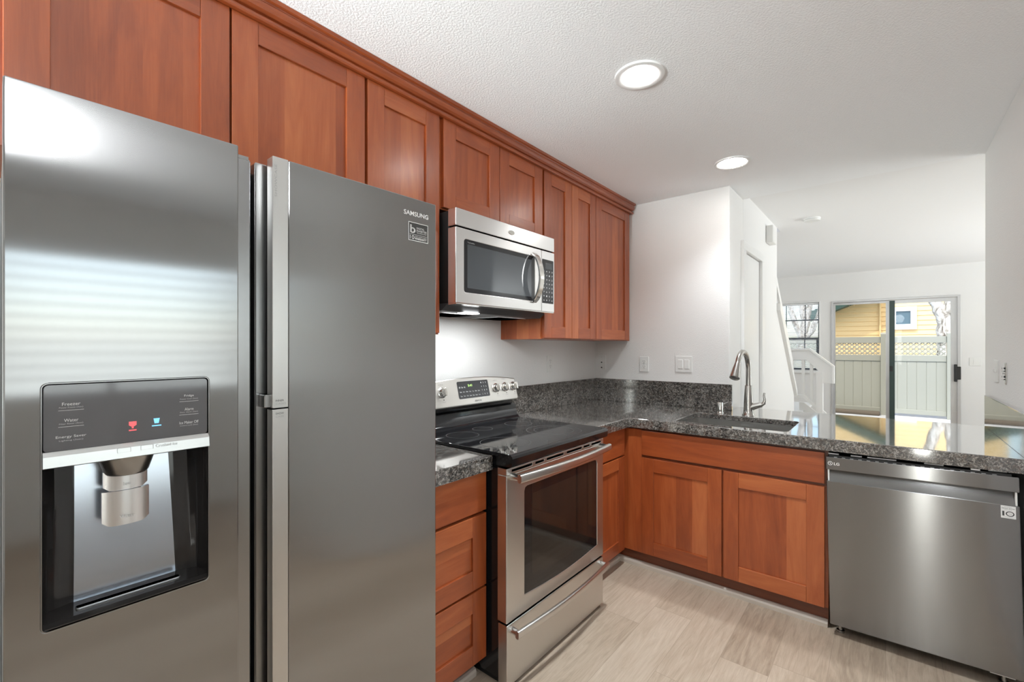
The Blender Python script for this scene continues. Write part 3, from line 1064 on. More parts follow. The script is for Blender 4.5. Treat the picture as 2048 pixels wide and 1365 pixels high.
# ------------------------------------------------------------------ refrigerator
FY = 1.076
t = thing('refrigerator', (0.4825, FY, 0), 'dark stainless side by side refrigerator with ice and water dispenser', 'refrigerator', None, (0, 0, radians(-1.43)))
fy = faceY(FY)
obj('cabinet_body', MB().box(0.046, 0.920, 1.185, 1.80, 0.02, 1.765, 'fbody', 0.004), t)
hole = rrect(0.0846, 0.3236, 0.866, 1.282, 0.008)
dl = obj('freezer_door', MB().prism(rrect(0.041, 0.380, 0.06, 1.78, 0.003, 2), -0.045, 0.0, fy, 'fridge', [hole], 0.0025)
         .prism(rect(0.043, 0.415, 0.06, 1.778), -0.10, -0.0455, fy, 'fridge2', [hole]), t)
obj('handle_recess', MB().box(0.381, 0.4195, FY + 0.044, FY + 0.10, 0.06, 1.772, 'fridge2', 0.003), dl)
dr = obj('refrigerator_door', MB().prism(rrect(0.4845, 0.924, 0.06, 1.78, 0.003, 2), -0.05, 0.0, fy, 'fridge', (), 0.0025)
         .box(0.458, 0.922, FY + 0.051, FY + 0.10, 0.06, 1.778, 'fridge2', 0.002), t)
obj('handle_recess', MB().box(0.4285, 0.457, FY + 0.046, FY + 0.10, 0.06, 1.772, 'fridge2', 0.003), dr)
obj('handle_strip', MB().box(0.449, 0.4840, FY - 0.0012, FY + 0.03, 1.2045, 1.780, 'strip', 0.0012), dr)
obj('handle_strip', MB().box(0.449, 0.4840, FY - 0.0012, FY + 0.03, 0.06, 1.2015, 'strip', 0.0012), dr)
obj('latch', MB().box(0.437, 0.452, FY + 0.012, FY + 0.045, 1.205, 1.235, 'fridge2', 0.002), dr)
X1, Z1 = (1, 0, 0), (0, 0, 1)
yt = FY - 0.0014
obj('lettering', MB().text('FOOD', (0.4585, yt, 1.650), Z1, (-1, 0, 0), 0.031, 0.0052, 'faint').text('SHOWCASE', (0.4585, yt, 1.688), Z1, (-1, 0, 0), 0.074, 0.0052, 'greytext')
    .text('INNER', (0.4555, yt, 1.2195), X1, Z1, 0.018, 0.0042, 'darktext').text('CASES', (0.4555, yt, 1.2125), X1, Z1, 0.023, 0.0040, 'greytext')
    .text('SHOW', (0.4555, yt, 1.190), X1, Z1, 0.018, 0.0042, 'darktext').text('CASE', (0.4555, yt, 1.183), X1, Z1, 0.018, 0.0040, 'greytext'), dr)
obj('brand_lettering', MB().text('SAMSUNG', (0.806, FY - 0.0003, 1.727), X1, Z1, 0.088, 0.0135, 'white', bold=0.022), dr)
sx0, sx1, sz0, sz1 = 0.822, 0.893, 1.655, 1.709
ys = FY - 0.0006
m = MB().box(sx0, sx1, FY - 0.0006, FY + 0.002, sz0, sz1, 'sticker')
m.prism(rect(sx0, sx1, sz0, sz1), 0.0, 0.0004, faceY(ys), 'white', [rect(sx0 + .0016, sx1 - .0016, sz0 + .0016, sz1 - .0016)])
m.text('b', (sx0 + .0065, ys, sz0 + .0225), X1, Z1, 0.0175, 0.024, 'white').text('b', (sx0 + .0073, ys, sz0 + .0222), X1, Z1, 0.0175, 0.0235, 'white').text('b', (sx0 + .0059, ys, sz0 + .0228), X1, Z1, 0.0175, 0.0235, 'white')
m.text('DIGITAL', (sx0 + .029, ys, sz0 + .036), X1, Z1, 0.028, 0.0055, 'white').text('INVERTER', (sx0 + .029, ys, sz0 + .0285), X1, Z1, 0.037, 0.0055, 'white').text('TECHNOLOGY', (sx0 + .029, ys, sz0 + .0235), X1, Z1, 0.037, 0.003, 'white')
m.box(sx0 + .004, sx1 - .004, ys - .0004, ys, sz0 + .0185, sz0 + .0192, 'white')
m.text('10', (sx0 + .005, ys, sz0 + .0045), X1, Z1, 0.0155, 0.0115, 'white').text('YEAR LIMITED PARTS', (sx0 + .0225, ys, sz0 + .0125), X1, Z1, 0.043, 0.003, 'white').text('WARRANTY', (sx0 + .0225, ys, sz0 + .0045), X1, Z1, 0.043, 0.0065, 'white', bold=0.02)
obj('warranty_sticker', m, dr, label='small black sticker with white print')

dp = obj('dispenser', MB().prism(rrect(0.0832, 0.3250, 0.8644, 1.2836, 0.0095), -0.004, 0.0008, fy, 'fridge2', [rrect(0.0846, 0.3236, 0.866, 1.282, 0.008)]), t)
obj('display', MB().prism(rrect(0.0858, 0.3224, 1.166, 1.2805, 0.007), -0.012, -0.0015, fy, 'disp', (), 0.001), dp, label='dark glossy touch panel with lit icons')
yd = FY + 0.0012
m = MB()
for s_, sub, cx, z_, w_ in (('Freezer', 'Power Freeze (3sec)', 0.120, 1.2465, 0.023), ('Water', 'Filter Reset (3sec)', 0.120, 1.2185, 0.018), ('Energy Saver', 'Lighting (3sec)', 0.120, 1.190, 0.038),
                            ('Fridge', 'Power Cool (3sec)', 0.2905, 1.2465, 0.016), ('Alarm', 'Door Alarm (3sec)', 0.2905, 1.220, 0.015), ('Ice Maker Off', 'Control Lock (3sec)', 0.2905, 1.1935, 0.032)):
    m.text(s_, (cx, yd, z_), X1, Z1, w_, 0.0055, 'faint', align='C').text(sub, (cx, yd, z_ - .0062), X1, Z1, 0.030, 0.0032, 'greytext', align='C')
    if z_ > 1.2:
        m.box(cx - .016, cx + .016, yd - .0003, yd, z_ - .0112, z_ - .0106, 'faint')
obj('lettering', m, dp)
m = MB().prism([(0.197, 1.2055), (0.208, 1.2055), (0.208, 1.199), (0.2045, 1.1965), (0.2005, 1.1965), (0.197, 1.199)], 0, .0004, faceY(yd), 'red')
m.box(0.2012, 0.2038, yd - .0004, yd, 1.193, 1.1967, 'red').box(0.197, 0.208, yd - .0004, yd, 1.1885, 1.1905, 'red')
obj('water_filter_icon', m, dp, label='red lit icon')
m = MB().prism([(0.2335, 1.2075), (0.2430, 1.2075), (0.2415, 1.198), (0.235, 1.198)], 0, .0004, faceY(yd), 'blue').box(0.231, 0.2455, yd - .0004, yd, 1.1925, 1.1945, 'blue')
obj('cubed_ice_icon', m, dp, label='blue lit icon')
sec = [(-0.014, -0.012), (-0.008, -0.0145), (0.012, -0.0145), (0.012, 0.0130), (-0.004, 0.0130), (-0.012, 0.006)]
obj('ledge', MB().prism(sec, 0.0852, 0.3230, lambda a, b, c: (c, FY + 0.004 + a, 1.1540 + b), 'strip')
    .prism(rrect(0.1790, 0.1985, 1.1515, 1.1605, 0.001, 2), 0, .0004, faceY(FY - .0085), 'greytext', [rrect(0.1797, 0.1978, 1.1522, 1.1598, 0.001, 2)])
    .prism(rrect(0.2125, 0.2315, 1.1515, 1.1605, 0.001, 2), 0, .0004, faceY(FY - .0085), 'greytext', [rrect(0.2132, 0.2308, 1.1522, 1.1598, 0.001, 2)])
    .text('Crushed Ice', (0.235, FY - .009, 1.1535), X1, Z1, 0.034, 0.0055, 'greytext'), dp)


def niche(u, v):
    # u across from the left front edge round to the right front edge, v from bottom to top
    z = 0.874 + v * 0.272
    inset = 0.040 + 0.006 * v
    yb = FY + 0.062 + 0.022 * v ** 1.5
    A = [(0.0852, FY + 0.002), (0.0858, FY + 0.030), (0.092, FY + 0.050), (0.104, yb - .006), (0.0852 + inset, yb)]
    B = [(0.4082 - x, y) for x, y in A[::-1]]
    L = A + B
    f = u * (len(L) - 1)
    i = min(int(f), len(L) - 2)
    f -= i
    return (L[i][0] * (1 - f) + L[i + 1][0] * f, L[i][1] * (1 - f) + L[i + 1][1] * f, z)


obj('niche', MB().grid(niche, 36, 8, 'niche', (0, 0.0015, 0)), dp, label='glossy black curved niche sides')
obj('niche_back', MB().grid(lambda u, v: (0.128 + 0.003 * v + u * (0.153 - 0.012 * v), FY + 0.0605 + 0.022 * v ** 1.5, 0.876 + v * 0.268), 6, 10, 'nicheback', (0, 0.001, 0)), dp, label='blue grey reflective back plate')
obj('drip_tray', MB().prism([(0.002, 0.867), (0.002, 0.8695), (0.010, 0.8745), (0.064, 0.8785), (0.064, 0.867)], 0.0852, 0.3230, lambda a, b, c: (c, FY + a, b), 'niche')
    .prism(rrect(0.128, 0.282, 0.026, 0.040, 0.004), 0, 0.0028, lambda a, b, c: (a, FY + b, 0.8760 + c), 'strip', (), 0.001), dp, label='black drip tray with a silver bar')
obj('nozzle', MB().lathe([(0.030, 1.106), (0.033, 1.110), (0.043, 1.142)], (0.199, FY + 0.034, 0), (0, 0, 1), 'fridge2', 32), dp)


def paddle(z0, z1, w, y0, r=0.008):
    def fn(u, v):
        a = (u - 0.5) * 2
        lo = z0 + (r * max(0, abs(a) - 0.72) / 0.28) ** 1.0 * 0.9
        return (0.197 + a * w, y0 + 0.011 * a * a, lo + (z1 - lo) * v)
    return fn


obj('ice_paddle', MB().grid(paddle(1.0765, 1.112, 0.0325, FY + 0.020), 16, 4, 'steel', (0, 0.008, 0)), dp)
obj('water_paddle', MB().grid(paddle(1.012, 1.076, 0.0345, FY + 0.017), 16, 6, 'steel', (0, 0.008, 0))
    .text('Water', (0.197, FY + 0.0155, 1.028), X1, Z1, 0.022, 0.006, 'faint', align='C').text('Ice', (0.197, FY + 0.0185, 1.088), X1, Z1, 0.010, 0.005, 'faint', align='C'), dp)

# ------------------------------------------------------------------ microwave
MY = 1.438
t = thing('microwave', (1.7375, MY, 1.51), 'stainless over the range microwave mounted above the stove', 'microwave')
my = faceY(MY)
obj('body', MB().box(1.362, 2.113, 1.487, YL - .002, 1.54, 1.945, 'blackm', 0.003), t, label='black microwave body')
obj('vent_panel', MB().prism(rrect(1.36, 2.115, 1.874, 1.951, 0.003, 2), -0.048, 0, my, 'steel', (), 0.003), t)
win = rrect(1.411, 1.932, 1.587, 1.822, 0.012)
dr = obj('door', MB().prism(rrect(1.36, 1.991, 1.536, 1.868, 0.003, 2), -0.048, 0, my, 'steel', [win], 0.003), t)
obj('window', MB().prism(rrect(1.4105, 1.9325, 1.5865, 1.8225, 0.012), -0.02, -0.0015, my, 'mwframe', [rrect(1.432, 1.905, 1.607, 1.802, 0.004)])
    .prism(rrect(1.432, 1.905, 1.607, 1.802, 0.004), -0.02, -0.0018, my, 'mwglass')
    .text('TrueCookPlus', (1.432, MY + 0.001, 1.8075), X1, Z1, 0.045, 0.006, 'greytext'), dr, label='dark glass window')
hpts = []
for k in range(17):
    f = k / 16
    hpts.append((1.918, MY - 0.004 - 0.050 * sin(pi * f) ** 0.6, 1.582 + 0.252 * f))
hs = [(-0.018, -0.006), (-0.015, -0.0085), (0.015, -0.0085), (0.018, -0.006), (0.018, 0.006), (0.015, 0.0085), (-0.015, 0.0085), (-0.018, 0.006)]


def strap(mbx, pts, w, th, mat):
    # a bowed strap whose width runs along X
    bm = bmesh.new()
    P_ = [Vector(p) for p in pts]
    rings = []
    for i, p in enumerate(P_):
        tg = (P_[min(i + 1, len(P_) - 1)] - P_[max(i - 1, 0)]).normalized()
        nn = tg.cross(Vector((1, 0, 0))).normalized()
        x = Vector((1, 0, 0))
        b = 0.0035
        rings.append([bm.verts.new(p + x * a + nn * c) for a, c in ((-w, -th + b), (-w + b, -th), (w - b, -th), (w, -th + b), (w, th - b), (w - b, th), (-w + b, th), (-w, th - b))])
    for a, b2 in zip(rings, rings[1:]):
        for k in range(8):
            bm.faces.new((a[k], a[(k + 1) % 8], b2[(k + 1) % 8], b2[k]))
    bm.faces.new(rings[0])
    bm.faces.new(rings[-1])
    return mbx.add(bm, mat, 0, True)


obj('handle', strap(MB(), hpts, 0.0185, 0.007, 'chrome'), dr)
cp = obj('control_panel', MB().prism(rrect(1.9935, 2.115, 1.536, 1.868, 0.003, 2), -0.048, 0, my, 'steel', (), 0.003), t)
m = MB().prism(rrect(1.999, 2.104, 1.583, 1.822, 0.003, 2), 0, 0.0012, my, 'mwframe')
yk = MY - 0.0012
m.box(2.026, 2.092, yk - .0006, yk, 1.772, 1.804, 'mwglass')
for r_ in range(8):
    for c_ in range(4):
        s_ = random.choice('1234567890+-')
        m.text(s_, (2.013 + 0.0255 * c_, yk, 1.757 - 0.0225 * r_), X1, Z1, 0.009, 0.008, 'faint', align='C')
obj('keypad', m, cp)
m = MB().prism([(1.738 + 0.023 * cos(2 * pi * k / 32), 1.912 + 0.0105 * sin(2 * pi * k / 32)) for k in range(32)], 0, 0.0025, my, 'chrome', (), 0.001)
obj('emblem', m, t, label='small oval maker emblem')
xz = lambda a, b, c: (c, a, b)
obj('underside', MB().prism([(1.492, 1.538), (1.535, 1.507), (YL - .004, 1.507), (YL - .004, 1.538)], 1.364, 2.111, xz, 'fbody')
    .prism([(1.440, 1.532), (1.440, 1.536), (1.49, 1.538), (1.49, 1.530)], 1.364, 2.111, xz, 'chrome'), t)
for x0, x1 in ((1.42, 1.66), (1.82, 2.06)):
    obj('grease_filter', MB().box(x0, x1, 1.60, 1.80, 1.502, 1.508, 'steel', 0.001), t)
obj('work_light_lens', MB().box(1.50, 1.60, 1.525, 1.575, 1.5035, 1.508, 'worklens', 0.001), t, label='lit work light lens')
ld = bpy.data.lights.new('work_lamp', 'AREA')
ld.shape = 'RECTANGLE'
ld.size, ld.size_y = 0.40, 0.06
ld.energy = 3.2
ld.color = (0.95, 0.985, 1.0)
lo = bpy.data.objects.new('work_lamp', ld)
COL.objects.link(lo)
lo.parent = t
lo.location = (1.68 - 1.7375, 1.55 - MY, -0.012)

# ------------------------------------------------------------------ range
t = thing('electric_range', (1.73, 1.45, 0), 'freestanding stainless electric range with black glass cooktop', 'stove')
obj('body', MB().box(1.352, 2.108, 1.183, 1.79, 0.03, 0.912, 'black', 0.002).box(1.37, 2.09, 1.20, 1.78, 0.0, 0.03, 'blackm'), t, label='black enamel range sides')
ck = obj('cooktop', MB().prism(rrect(1.343, 2.117, 1.118, 1.705, 0.012), 0.914, 0.9275, flatZ, 'glassblk', (), 0.002)
         .prism([(1.1175, 0.926), (1.110, 0.921), (1.107, 0.912), (1.110, 0.884), (1.118, 0.878), (1.19, 0.878), (1.19, 0.926)], 1.344, 2.116, xz, 'black', smooth=False), t)
for cx, cy, r_ in ((1.505, 1.545, 0.078), (1.685, 1.585, 0.052), (1.925, 1.545, 0.075), (1.512, 1.285, 0.112), (1.885, 1.285, 0.138), (1.885, 1.285, 0.10)):
    obj('burner_ring', MB().prism(circle(cx, cy, r_, 48), 0.9275, 0.9279, flatZ, 'ring', [circle(cx, cy, r_ - 0.0017, 48)]), ck)
obj('riser', MB().prism([(1.672, 0.9276), (1.690, 0.934), (1.703, 0.95), (1.712, 0.985), (1.714, 1.002), (1.74, 1.012), (1.74, 1.036), (1.79, 1.036), (1.79, 0.9276)], 1.352, 2.110, xz, 'black', smooth=True), t)
sv = Vector((0, 0.040, 0.150)).normalized()
nv = Vector((0, -0.150, 0.040)).normalized()
base = Vector((0, 1.692, 1.034))
pm = lambda a, b, c: tuple(Vector((a, 0, 0)) + base + sv * b + nv * c)
top = [(1.350 + 0.762 * k / 14, 0.128 + 0.026 * sin(pi * k / 14) ** 0.8) for k in range(15)]
out = [(1.352, 0.012), (1.357, 0.004), (2.105, 0.004), (2.112, 0.012)] + top[::-1]
pn = obj('control_panel', MB().prism(out, -0.045, 0, pm, 'oven', (), 0.006), t)
rt, ups = Vector((1, 0, 0)), sv
txt = lambda mbx, s_, a, b, w_, h_, mat: mbx.text(s_, pm(a, b, 0.0012), rt, ups, w_, h_, mat, align='C')
m = MB().prism(rrect(1.636, 1.872, 0.040, 0.132, 0.008), 0, 0.001, pm, 'mwframe')
txt(m, '5:41', 1.728, 0.108, 0.030, 0.012, 'green')
for r_ in range(4):
    for c_ in range(3):
        txt(m, '123456789CKO'[r_ * 3 + c_], 1.815 + 0.018 * c_, 0.118 - 0.021 * r_, 0.0045, 0.008, 'greytext')
for r_ in range(2):
    for c_ in range(7):
        txt(m, ('Bake', 'Broil', 'Warm', 'Clean', 'Timer', 'Oven', 'Start')[(c_ + 3 * r_) % 7], 1.654 + 0.0225 * c_, 0.076 - 0.022 * r_, 0.014, 0.0065, 'greytext')
for c_ in range(3):
    txt(m, ('Off', 'On', 'Hi')[c_], 1.650 + 0.018 * c_, 0.100, 0.010, 0.008, 'faint')
obj('keypad', m, pn)
m = MB()
txt(m, 'KENMORE', 1.772, 0.022, 0.050, 0.009, 'darktext')
for a in (1.525, 1.931, 2.009, 2.083):
    txt(m, 'HI  OFF  LO', a, 0.123 if a < 2 else 0.127, 0.030, 0.004, 'darktext')
    txt(m, 'FRONT', a + 0.006, 0.035, 0.024, 0.005, 'greytext')
    m.prism(circle(a + 0.006, 0.046, 0.003, 10), 0, 0.0005, pm, 'darktext')
obj('lettering', m, pn)
for a in (1.445, 1.525, 1.931, 2.009, 2.083):
    o_ = Vector(pm(a, 0.080 if a > 1.6 else 0.083, 0))
    kn = obj('knob', MB().lathe([(0.0265, 0.0), (0.0265, 0.004), (0.0225, 0.006), (0.0215, 0.018), (0.019, 0.021), (0, 0.021)], o_, nv, 'chrome', 28), pn)
    mm = lambda a2, b2, c2, o_=o_: tuple(o_ + rt * a2 + sv * b2 + nv * c2)
    obj('grip', MB().prism(rrect(-0.0055, 0.0055, -0.020, 0.020, 0.004, 3), 0.018, 0.034, mm, 'chrome', (), 0.0015), kn)
oy = faceY(1.135)
wb = [(1.456 + 0.598 * k / 12, 0.338 - 0.016 * sin(pi * k / 12)) for k in range(13)]
wl_ = wb + [(2.054, 0.752), (2.049, 0.766), (2.036, 0.772), (1.474, 0.776), (1.461, 0.771), (1.456, 0.758)]
od = obj('oven_door', MB().prism(rrect(1.341, 2.118, 0.268, 0.8445, 0.004, 2), -0.045, 0, oy, 'oven', [wl_], 0.003), t)
slots = [(1.374, 1.508), (1.530, 1.592), (1.612, 1.745), (1.772, 1.905), (1.925, 1.980), (2.000, 2.095)]
obj('vent_trim', MB().prism(rect(1.341, 2.118, 0.8445, 0.870), -0.045, 0, oy, 'oven', [rect(a, b, 0.8525, 0.8625) for a, b in slots], 0.001), od)
obj('window', MB().prism([(a, b) for a, b in wl_], -0.03, -0.002, oy, 'glassblk')
    .prism([(1.505, 0.400)] + [(1.505 + 0.50 * k / 8, 0.392 - 0.010 * sin(pi * k / 8)) for k in range(1, 8)] + [(2.005, 0.400), (2.005, 0.735), (1.505, 0.735)], -0.002, -0.0017, oy, 'ovenin'), od, label='dark oven window')


def bar(z, x0, x1, y_end, bow, sec, mat):
    return MB().sweep([(x0 + (x1 - x0) * k / 20, y_end - bow * sin(pi * k / 20), z) for k in range(21)], sec, mat)


def rsec(a, b, n=4):
    return [(p, q_) for p, q_ in rrect(-a, a, -b, b, min(a, b) * 0.8, n)]


h = obj('handle', bar(0.836, 1.362, 2.098, 1.088, 0.022, rsec(0.011, 0.0165), 'oven'), od)
for x in (1.375, 2.085):
    obj('handle_mount', MB().lathe([(0.014, 0.0), (0.0125, 0.045)], (x, 1.137, 0.836), (0, -1, 0), 'oven', 18), h)
dw_ = obj('storage_drawer', MB().prism(rrect(1.345, 2.116, 0.018, 0.258, 0.004, 2), -0.045, 0, oy, 'oven', (), 0.003), t)
h = obj('handle', bar(0.234, 1.358, 2.10, 1.096, 0.020, rsec(0.009, 0.015), 'oven'), dw_)
for x in (1.372, 2.086):
    obj('handle_mount', MB().lathe([(0.0135, 0.0), (0.012, 0.04)], (x, 1.137, 0.234), (0, -1, 0), 'oven', 18), h)

# ------------------------------------------------------------------ dishwasher
DX = 2.575
t = thing('dishwasher', (2.86, -0.10, 0), 'dark stainless dishwasher under the granite counter at the right', 'dishwasher', None, (radians(-1.2), 0, 0))
dx = faceX(DX)
ya, yb = -0.4085, 0.203
obj('tub', MB().box(2.625, 3.15, -0.395, 0.19, 0.10, 0.835, 'blackm', 0.003).box(2.69, 2.72, -0.395, 0.19, 0.02, 0.10, 'blackm'), t, label='black dishwasher tub')
d = obj('door', MB().prism(rrect(ya, yb, 0.060, 0.7265, 0.003, 2), -0.045, 0, dx, 'dw', (), 0.003)
        .prism([(0.0, 0.7262), (0.020, 0.752), (0.032, 0.778), (0.045, 0.778), (0.045, 0.7262)], ya + .012, yb - .012, lambda a, b, c: (DX + a, c, b), 'dw', smooth=True), t)
for y0, y1 in ((yb - .0118, yb - 0.006), (ya + .006, ya + .0118)):
    obj('edge_strip', MB().box(DX + .004, DX + .05, y0, y1, 0.7265, 0.778, 'plastic'), d, label='white plastic side edge')
cs = obj('control_strip', MB().prism(rrect(ya, yb, 0.779, 0.837, 0.003, 2), -0.045, 0, dx, 'dw', (), 0.002), t)
m = MB().text('LG', (DX - .0003, 0.1725, 0.8015), (0, -1, 0), Z1, 0.021, 0.0125, 'white', bold=0.015)
cy, cz = 0.1865, 0.8085
m.prism(circle(cy, cz, 0.0092), 0, 0.0004, dx, 'white', [circle(cy, cz, 0.0072)])
m.prism(rect(cy - .0010, cy + .0010, cz - .004, cz + .005), 0, 0.0004, dx, 'white').prism(rect(cy - .0048, cy + .0010, cz - .004, cz - .0022), 0, 0.0004, dx, 'white').prism(circle(cy + .0038, cz + .0025, 0.0013, 10), 0, .0004, dx, 'white')
obj('brand_lettering', m, cs)
m = MB()
for k in range(18):
    m.box(DX + .006, DX + .018, 0.16 - 0.030 * k, 0.172 - 0.030 * k, 0.8368, 0.8376, 'faint')
obj('control_label', m, cs)
sy0, sy1, sz0, sz1 = -0.397, -0.357, 0.679, 0.730
m = MB().prism(rect(sy0, sy1, sz0 - .004, sz1 - .007), 0, 0.0005, dx, 'white')
xo = DX - .0005
L_ = (0, -1, 0)
m.text('INVERTER', (xo, -0.377, 0.7185), L_, Z1, 0.020, 0.0028, 'greytext', align='C').text('Direct Drive', (xo, -0.377, 0.7135), L_, Z1, 0.034, 0.0050, 'darktext', align='C').text('MOTOR', (xo, -0.377, 0.7075), L_, Z1, 0.020, 0.003, 'greytext', align='C')
m.text('1', (xo, -0.3635, 0.693), L_, Z1, 0.0055, 0.0185, 'darktext', align='C')
m.prism([(-0.3815 + 0.0115 * cos(2 * pi * k / 28), 0.693 + 0.0098 * sin(2 * pi * k / 28)) for k in range(28)], 0.0005, 0.0009, dx, 'darktext',
        [[(-0.3815 + 0.0083 * cos(2 * pi * k / 28), 0.693 + 0.0072 * sin(2 * pi * k / 28)) for k in range(28)]])
m.text('YEAR', (xo, -0.3815, 0.693), L_, Z1, 0.011, 0.004, 'greytext', align='C').text('WARRANTY', (xo, -0.377, 0.6795), L_, Z1, 0.032, 0.003, 'greytext', align='C')
obj('warranty_sticker', m, d, label='square white ten year warranty sticker')
m = MB().box(2.585, 2.605, -0.39, 0.19, 0.836, 0.8445, 'blackm')
for y0, y1 in ((0.155, 0.195), (0.07, 0.11), (-0.05, 0.05), (-0.20, -0.14), (-0.38, -0.33)):
    m.box(2.60, 2.61, y0, y1, 0.8462, 0.851, 'plastic')
m.box(2.582, 2.602, -0.305, -0.278, 0.846, 0.852, 'plastic', 0.001)
obj('mounting_bracket', m, t, label='black and white mounting brackets above the door')
for y in (0.168, -0.36):
    obj('leveling_leg', MB().lathe([(0.016, 0.0), (0.016, 0.012), (0.008, 0.014), (0.008, 0.10)], (2.64, y, 0.004 if y > 0 else -0.004), (0, 0, 1), 'nickel', 14), t)
obj('kick_bracket', MB().box(2.585, 2.62, -0.385, -0.315, 0.052, 0.0575, 'alu', 0.001), t)

# ------------------------------------------------------------------ outlets and switches
G = 'wall plates in the kitchen'


def plate(name, label, cat, mpp, w_, h_, ca, cb, group=G):
    c = mpp(ca, cb, 0)
    t = thing(name, c, label, cat, group)
    obj('cover_plate', MB().prism(rrect(ca - w_ / 2, ca + w_ / 2, cb - h_ / 2, cb + h_ / 2, 0.004, 3), 0.0003, 0.0055, mpp, 'plastic', (), 0.002), t)
    return t


def duplex(t, mpp, ca, cb, c0=0.0055):
    for dz in (-0.0195, 0.0195):
        r_ = obj('receptacle', MB().prism(rrect(ca - .0165, ca + .0165, cb + dz - .014, cb + dz + .014, 0.010), c0 - .001, c0 + .0015, mpp, 'plastic'), t)
        m = MB()
        for da, hh in ((-0.0065, 0.0045), (0.0065, 0.0038)):
            m.prism(rect(ca + da - .0011, ca + da + .0011, cb + dz + .002 - hh + .003, cb + dz + .002 + hh + .003), 0, c0 + .0019, mpp, 'dark')
        m.prism(circle(ca, cb + dz - .0075, 0.0024, 10), 0, c0 + .0019, mpp, 'dark')
        obj('slot', m, r_)
    obj('screw', MB().prism(circle(ca, cb, 0.003, 10), 0, c0 + .001, mpp, 'alu'), t)


eX = faceX(XE)
cw = faceY(YL)
rw = lambda a, b, c: (a, YR + c, b)
t = plate('wall_outlet', 'white duplex outlet on the stove wall above the backsplash', 'outlet', cw, 0.071, 0.116, 2.655, 1.224)
duplex(t, cw, 2.655, 1.224)
t = plate('cable_plate', 'white cable plate with two dark jacks beside the corner under the cabinet', 'wall plate', eX, 0.071, 0.116, 1.785, 1.219)
for dz in (0.0, -0.042):
    obj('jack', MB().prism(circle(1.785, 1.219 + dz, 0.005, 14), 0, 0.010, eX, 'dark'), t)
obj('screw', MB().prism(circle(1.785, 1.261, 0.003, 10), 0, 0.0065, eX, 'alu'), t)
t = plate('wall_outlet', 'white duplex outlet on the end wall between cable plate and light switch', 'outlet', eX, 0.071, 0.116, 1.426, 1.212)
duplex(t, eX, 1.426, 1.212)
t = plate('light_switch', 'white double rocker switch on the end wall nearest the faucet', 'light switch', eX, 0.118, 0.116, 1.128, 1.219)
for da in (-0.023, 0.023):
    obj('rocker', MB().prism(rrect(1.128 + da - .0165, 1.128 + da + .0165, 1.186, 1.252, 0.002, 2), 0.004, 0.0085, eX, 'plastic', (), 0.002), t)
t = plate('light_switch', 'white switch plate seen edge on at the right wall', 'light switch', rw, 0.105, 0.112, 3.33, 1.222)
for da in (-0.023, 0.023):
    obj('toggle', MB().prism(rect(3.33 + da - .004, 3.33 + da + .004, 1.216, 1.230), 0.005, 0.012, rw, 'plastic'), t)
t = thing('bare_outlet', rw(3.10, 1.219, 0), 'bare metal outlet without its cover on the right wall', 'outlet')
obj('yoke', MB().prism(rrect(3.10 - .011, 3.10 + .011, 1.168, 1.270, 0.006, 3), 0.0003, 0.004, rw, 'nickel', (), 0.001), t)
duplex(t, rw, 3.10, 1.219, 0.012)
fxw = faceX(8.80)
t = plate('light_switch', 'white double switch on the far wall right of the sliding door', 'light switch', fxw, 0.115, 0.115, -0.93, 1.14, None)
obj('rocker', MB().prism(rrect(-0.945, -0.915, 1.11, 1.17, 0.002, 2), 0.004, 0.0085, fxw, 'plastic'), t)

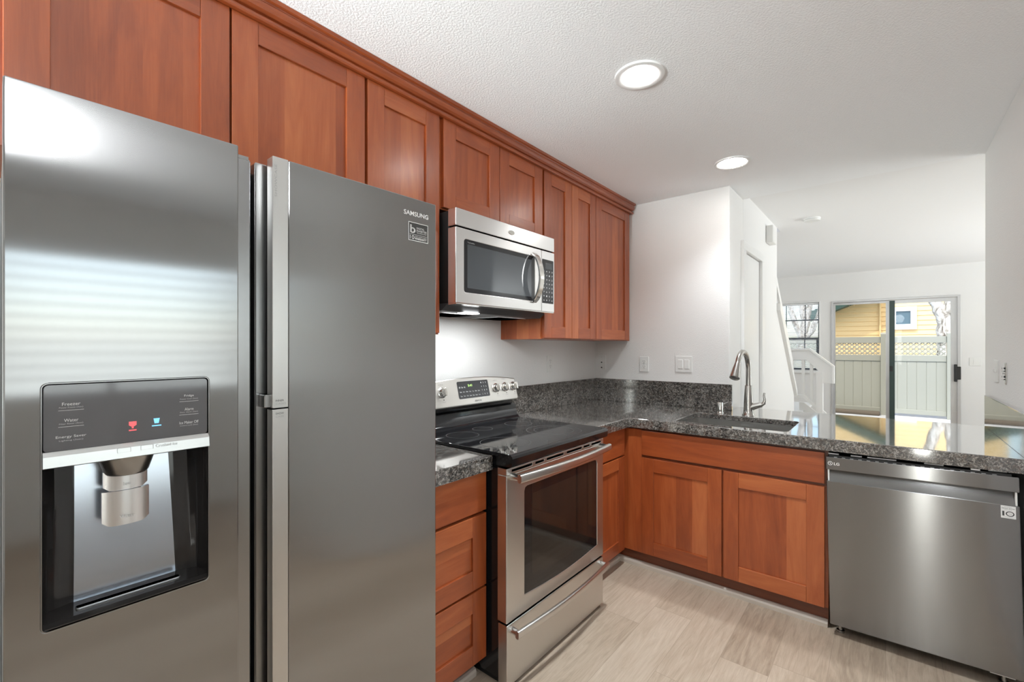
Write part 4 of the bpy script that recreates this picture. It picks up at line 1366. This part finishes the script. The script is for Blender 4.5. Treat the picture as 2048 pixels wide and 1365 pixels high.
# ------------------------------------------------------------------ ceiling fittings
for i, (cx, cy, r_in, lab) in enumerate(((1.738, 0.768, 0.060, 'lit recessed ceiling light in front of the wall cabinets'),
                                         (2.910, 0.708, 0.070, 'lit recessed ceiling light near the sink wall')
                                         )):
    t = thing('recessed_light', (cx, cy, 2.44), lab, 'ceiling light', 'recessed kitchen lights')
    obj('trim_ring', MB().lathe([(r_in, 2.4385), (0.088, 2.431), (0.0965, 2.4335), (0.098, 2.4398), (r_in, 2.4398)], (cx, cy, 0), (0, 0, 1), 'lampcan', 48, cap=False), t)
    obj('lens', MB().lathe([(r_in + .001, 2.4392), (r_in + .001, 2.434), (r_in * 0.75, 2.4295), (0, 2.4275)], (cx, cy, 0), (0, 0, 1), 'lens', 40), t)
    ld = bpy.data.lights.new('recessed_lamp', 'SPOT')
    ld.energy = (100, 38)[i]
    ld.spot_size = radians(118)
    ld.spot_blend = 1.0
    ld.shadow_soft_size = 0.05
    ld.color = (0.89, 0.955, 1.0)
    lo = bpy.data.objects.new('recessed_lamp', ld)
    COL.objects.link(lo)
    lo.parent = t
    lo.location = (0, 0, -0.06)
t = thing('dome_light', (-0.12, -0.28, 2.44), 'white glass dome ceiling light above the kitchen entrance', 'ceiling light')
obj('base_plate', MB().lathe([(0.12, 2.4395), (0.12, 2.420), (0.10, 2.416)], (-0.12, -0.28, 0), (0, 0, 1), 'nickel', 36), t)
obj('lamp_shade', MB().lathe([(0.13, 2.416)] + [(0.13 * cos(radians(a)), 2.416 - 0.06 * sin(radians(a))) for a in range(10, 90, 10)] + [(0.0, 2.356)], (-0.12, -0.28, 0), (0, 0, 1), 'dome', 36, cap=False), t)
ld = bpy.data.lights.new('dome_lamp', 'POINT')
ld.energy = 24
ld.shadow_soft_size = 0.12
ld.color = (0.94, 0.975, 1.0)
lo = bpy.data.objects.new('dome_lamp', ld)
COL.objects.link(lo)
lo.parent = t
lo.location = (0, 0, -0.26)
t = thing('smoke_detector', (4.864, 0.518, 2.5), 'small round white smoke detector on the living room ceiling', 'smoke detector')
obj('housing', MB().lathe([(0.066, 2.4995), (0.066, 2.485), (0.060, 2.476), (0.0, 2.470)], (4.864, 0.518, 0), (0, 0, 1), 'plastic', 36), t)
obj('vent_band', MB().lathe([(0.0665, 2.4865), (0.0665, 2.4835)], (4.864, 0.518, 0), (0, 0, 1), 'greytext', 36, cap=False), t)
obj('door_chime', MB().box(4.506, 4.665, 0.765, 0.8215, 2.262, 2.412, 'plastic', 0.005), None, 'thing', 'white door chime box high on the hall wall', 'door chime')
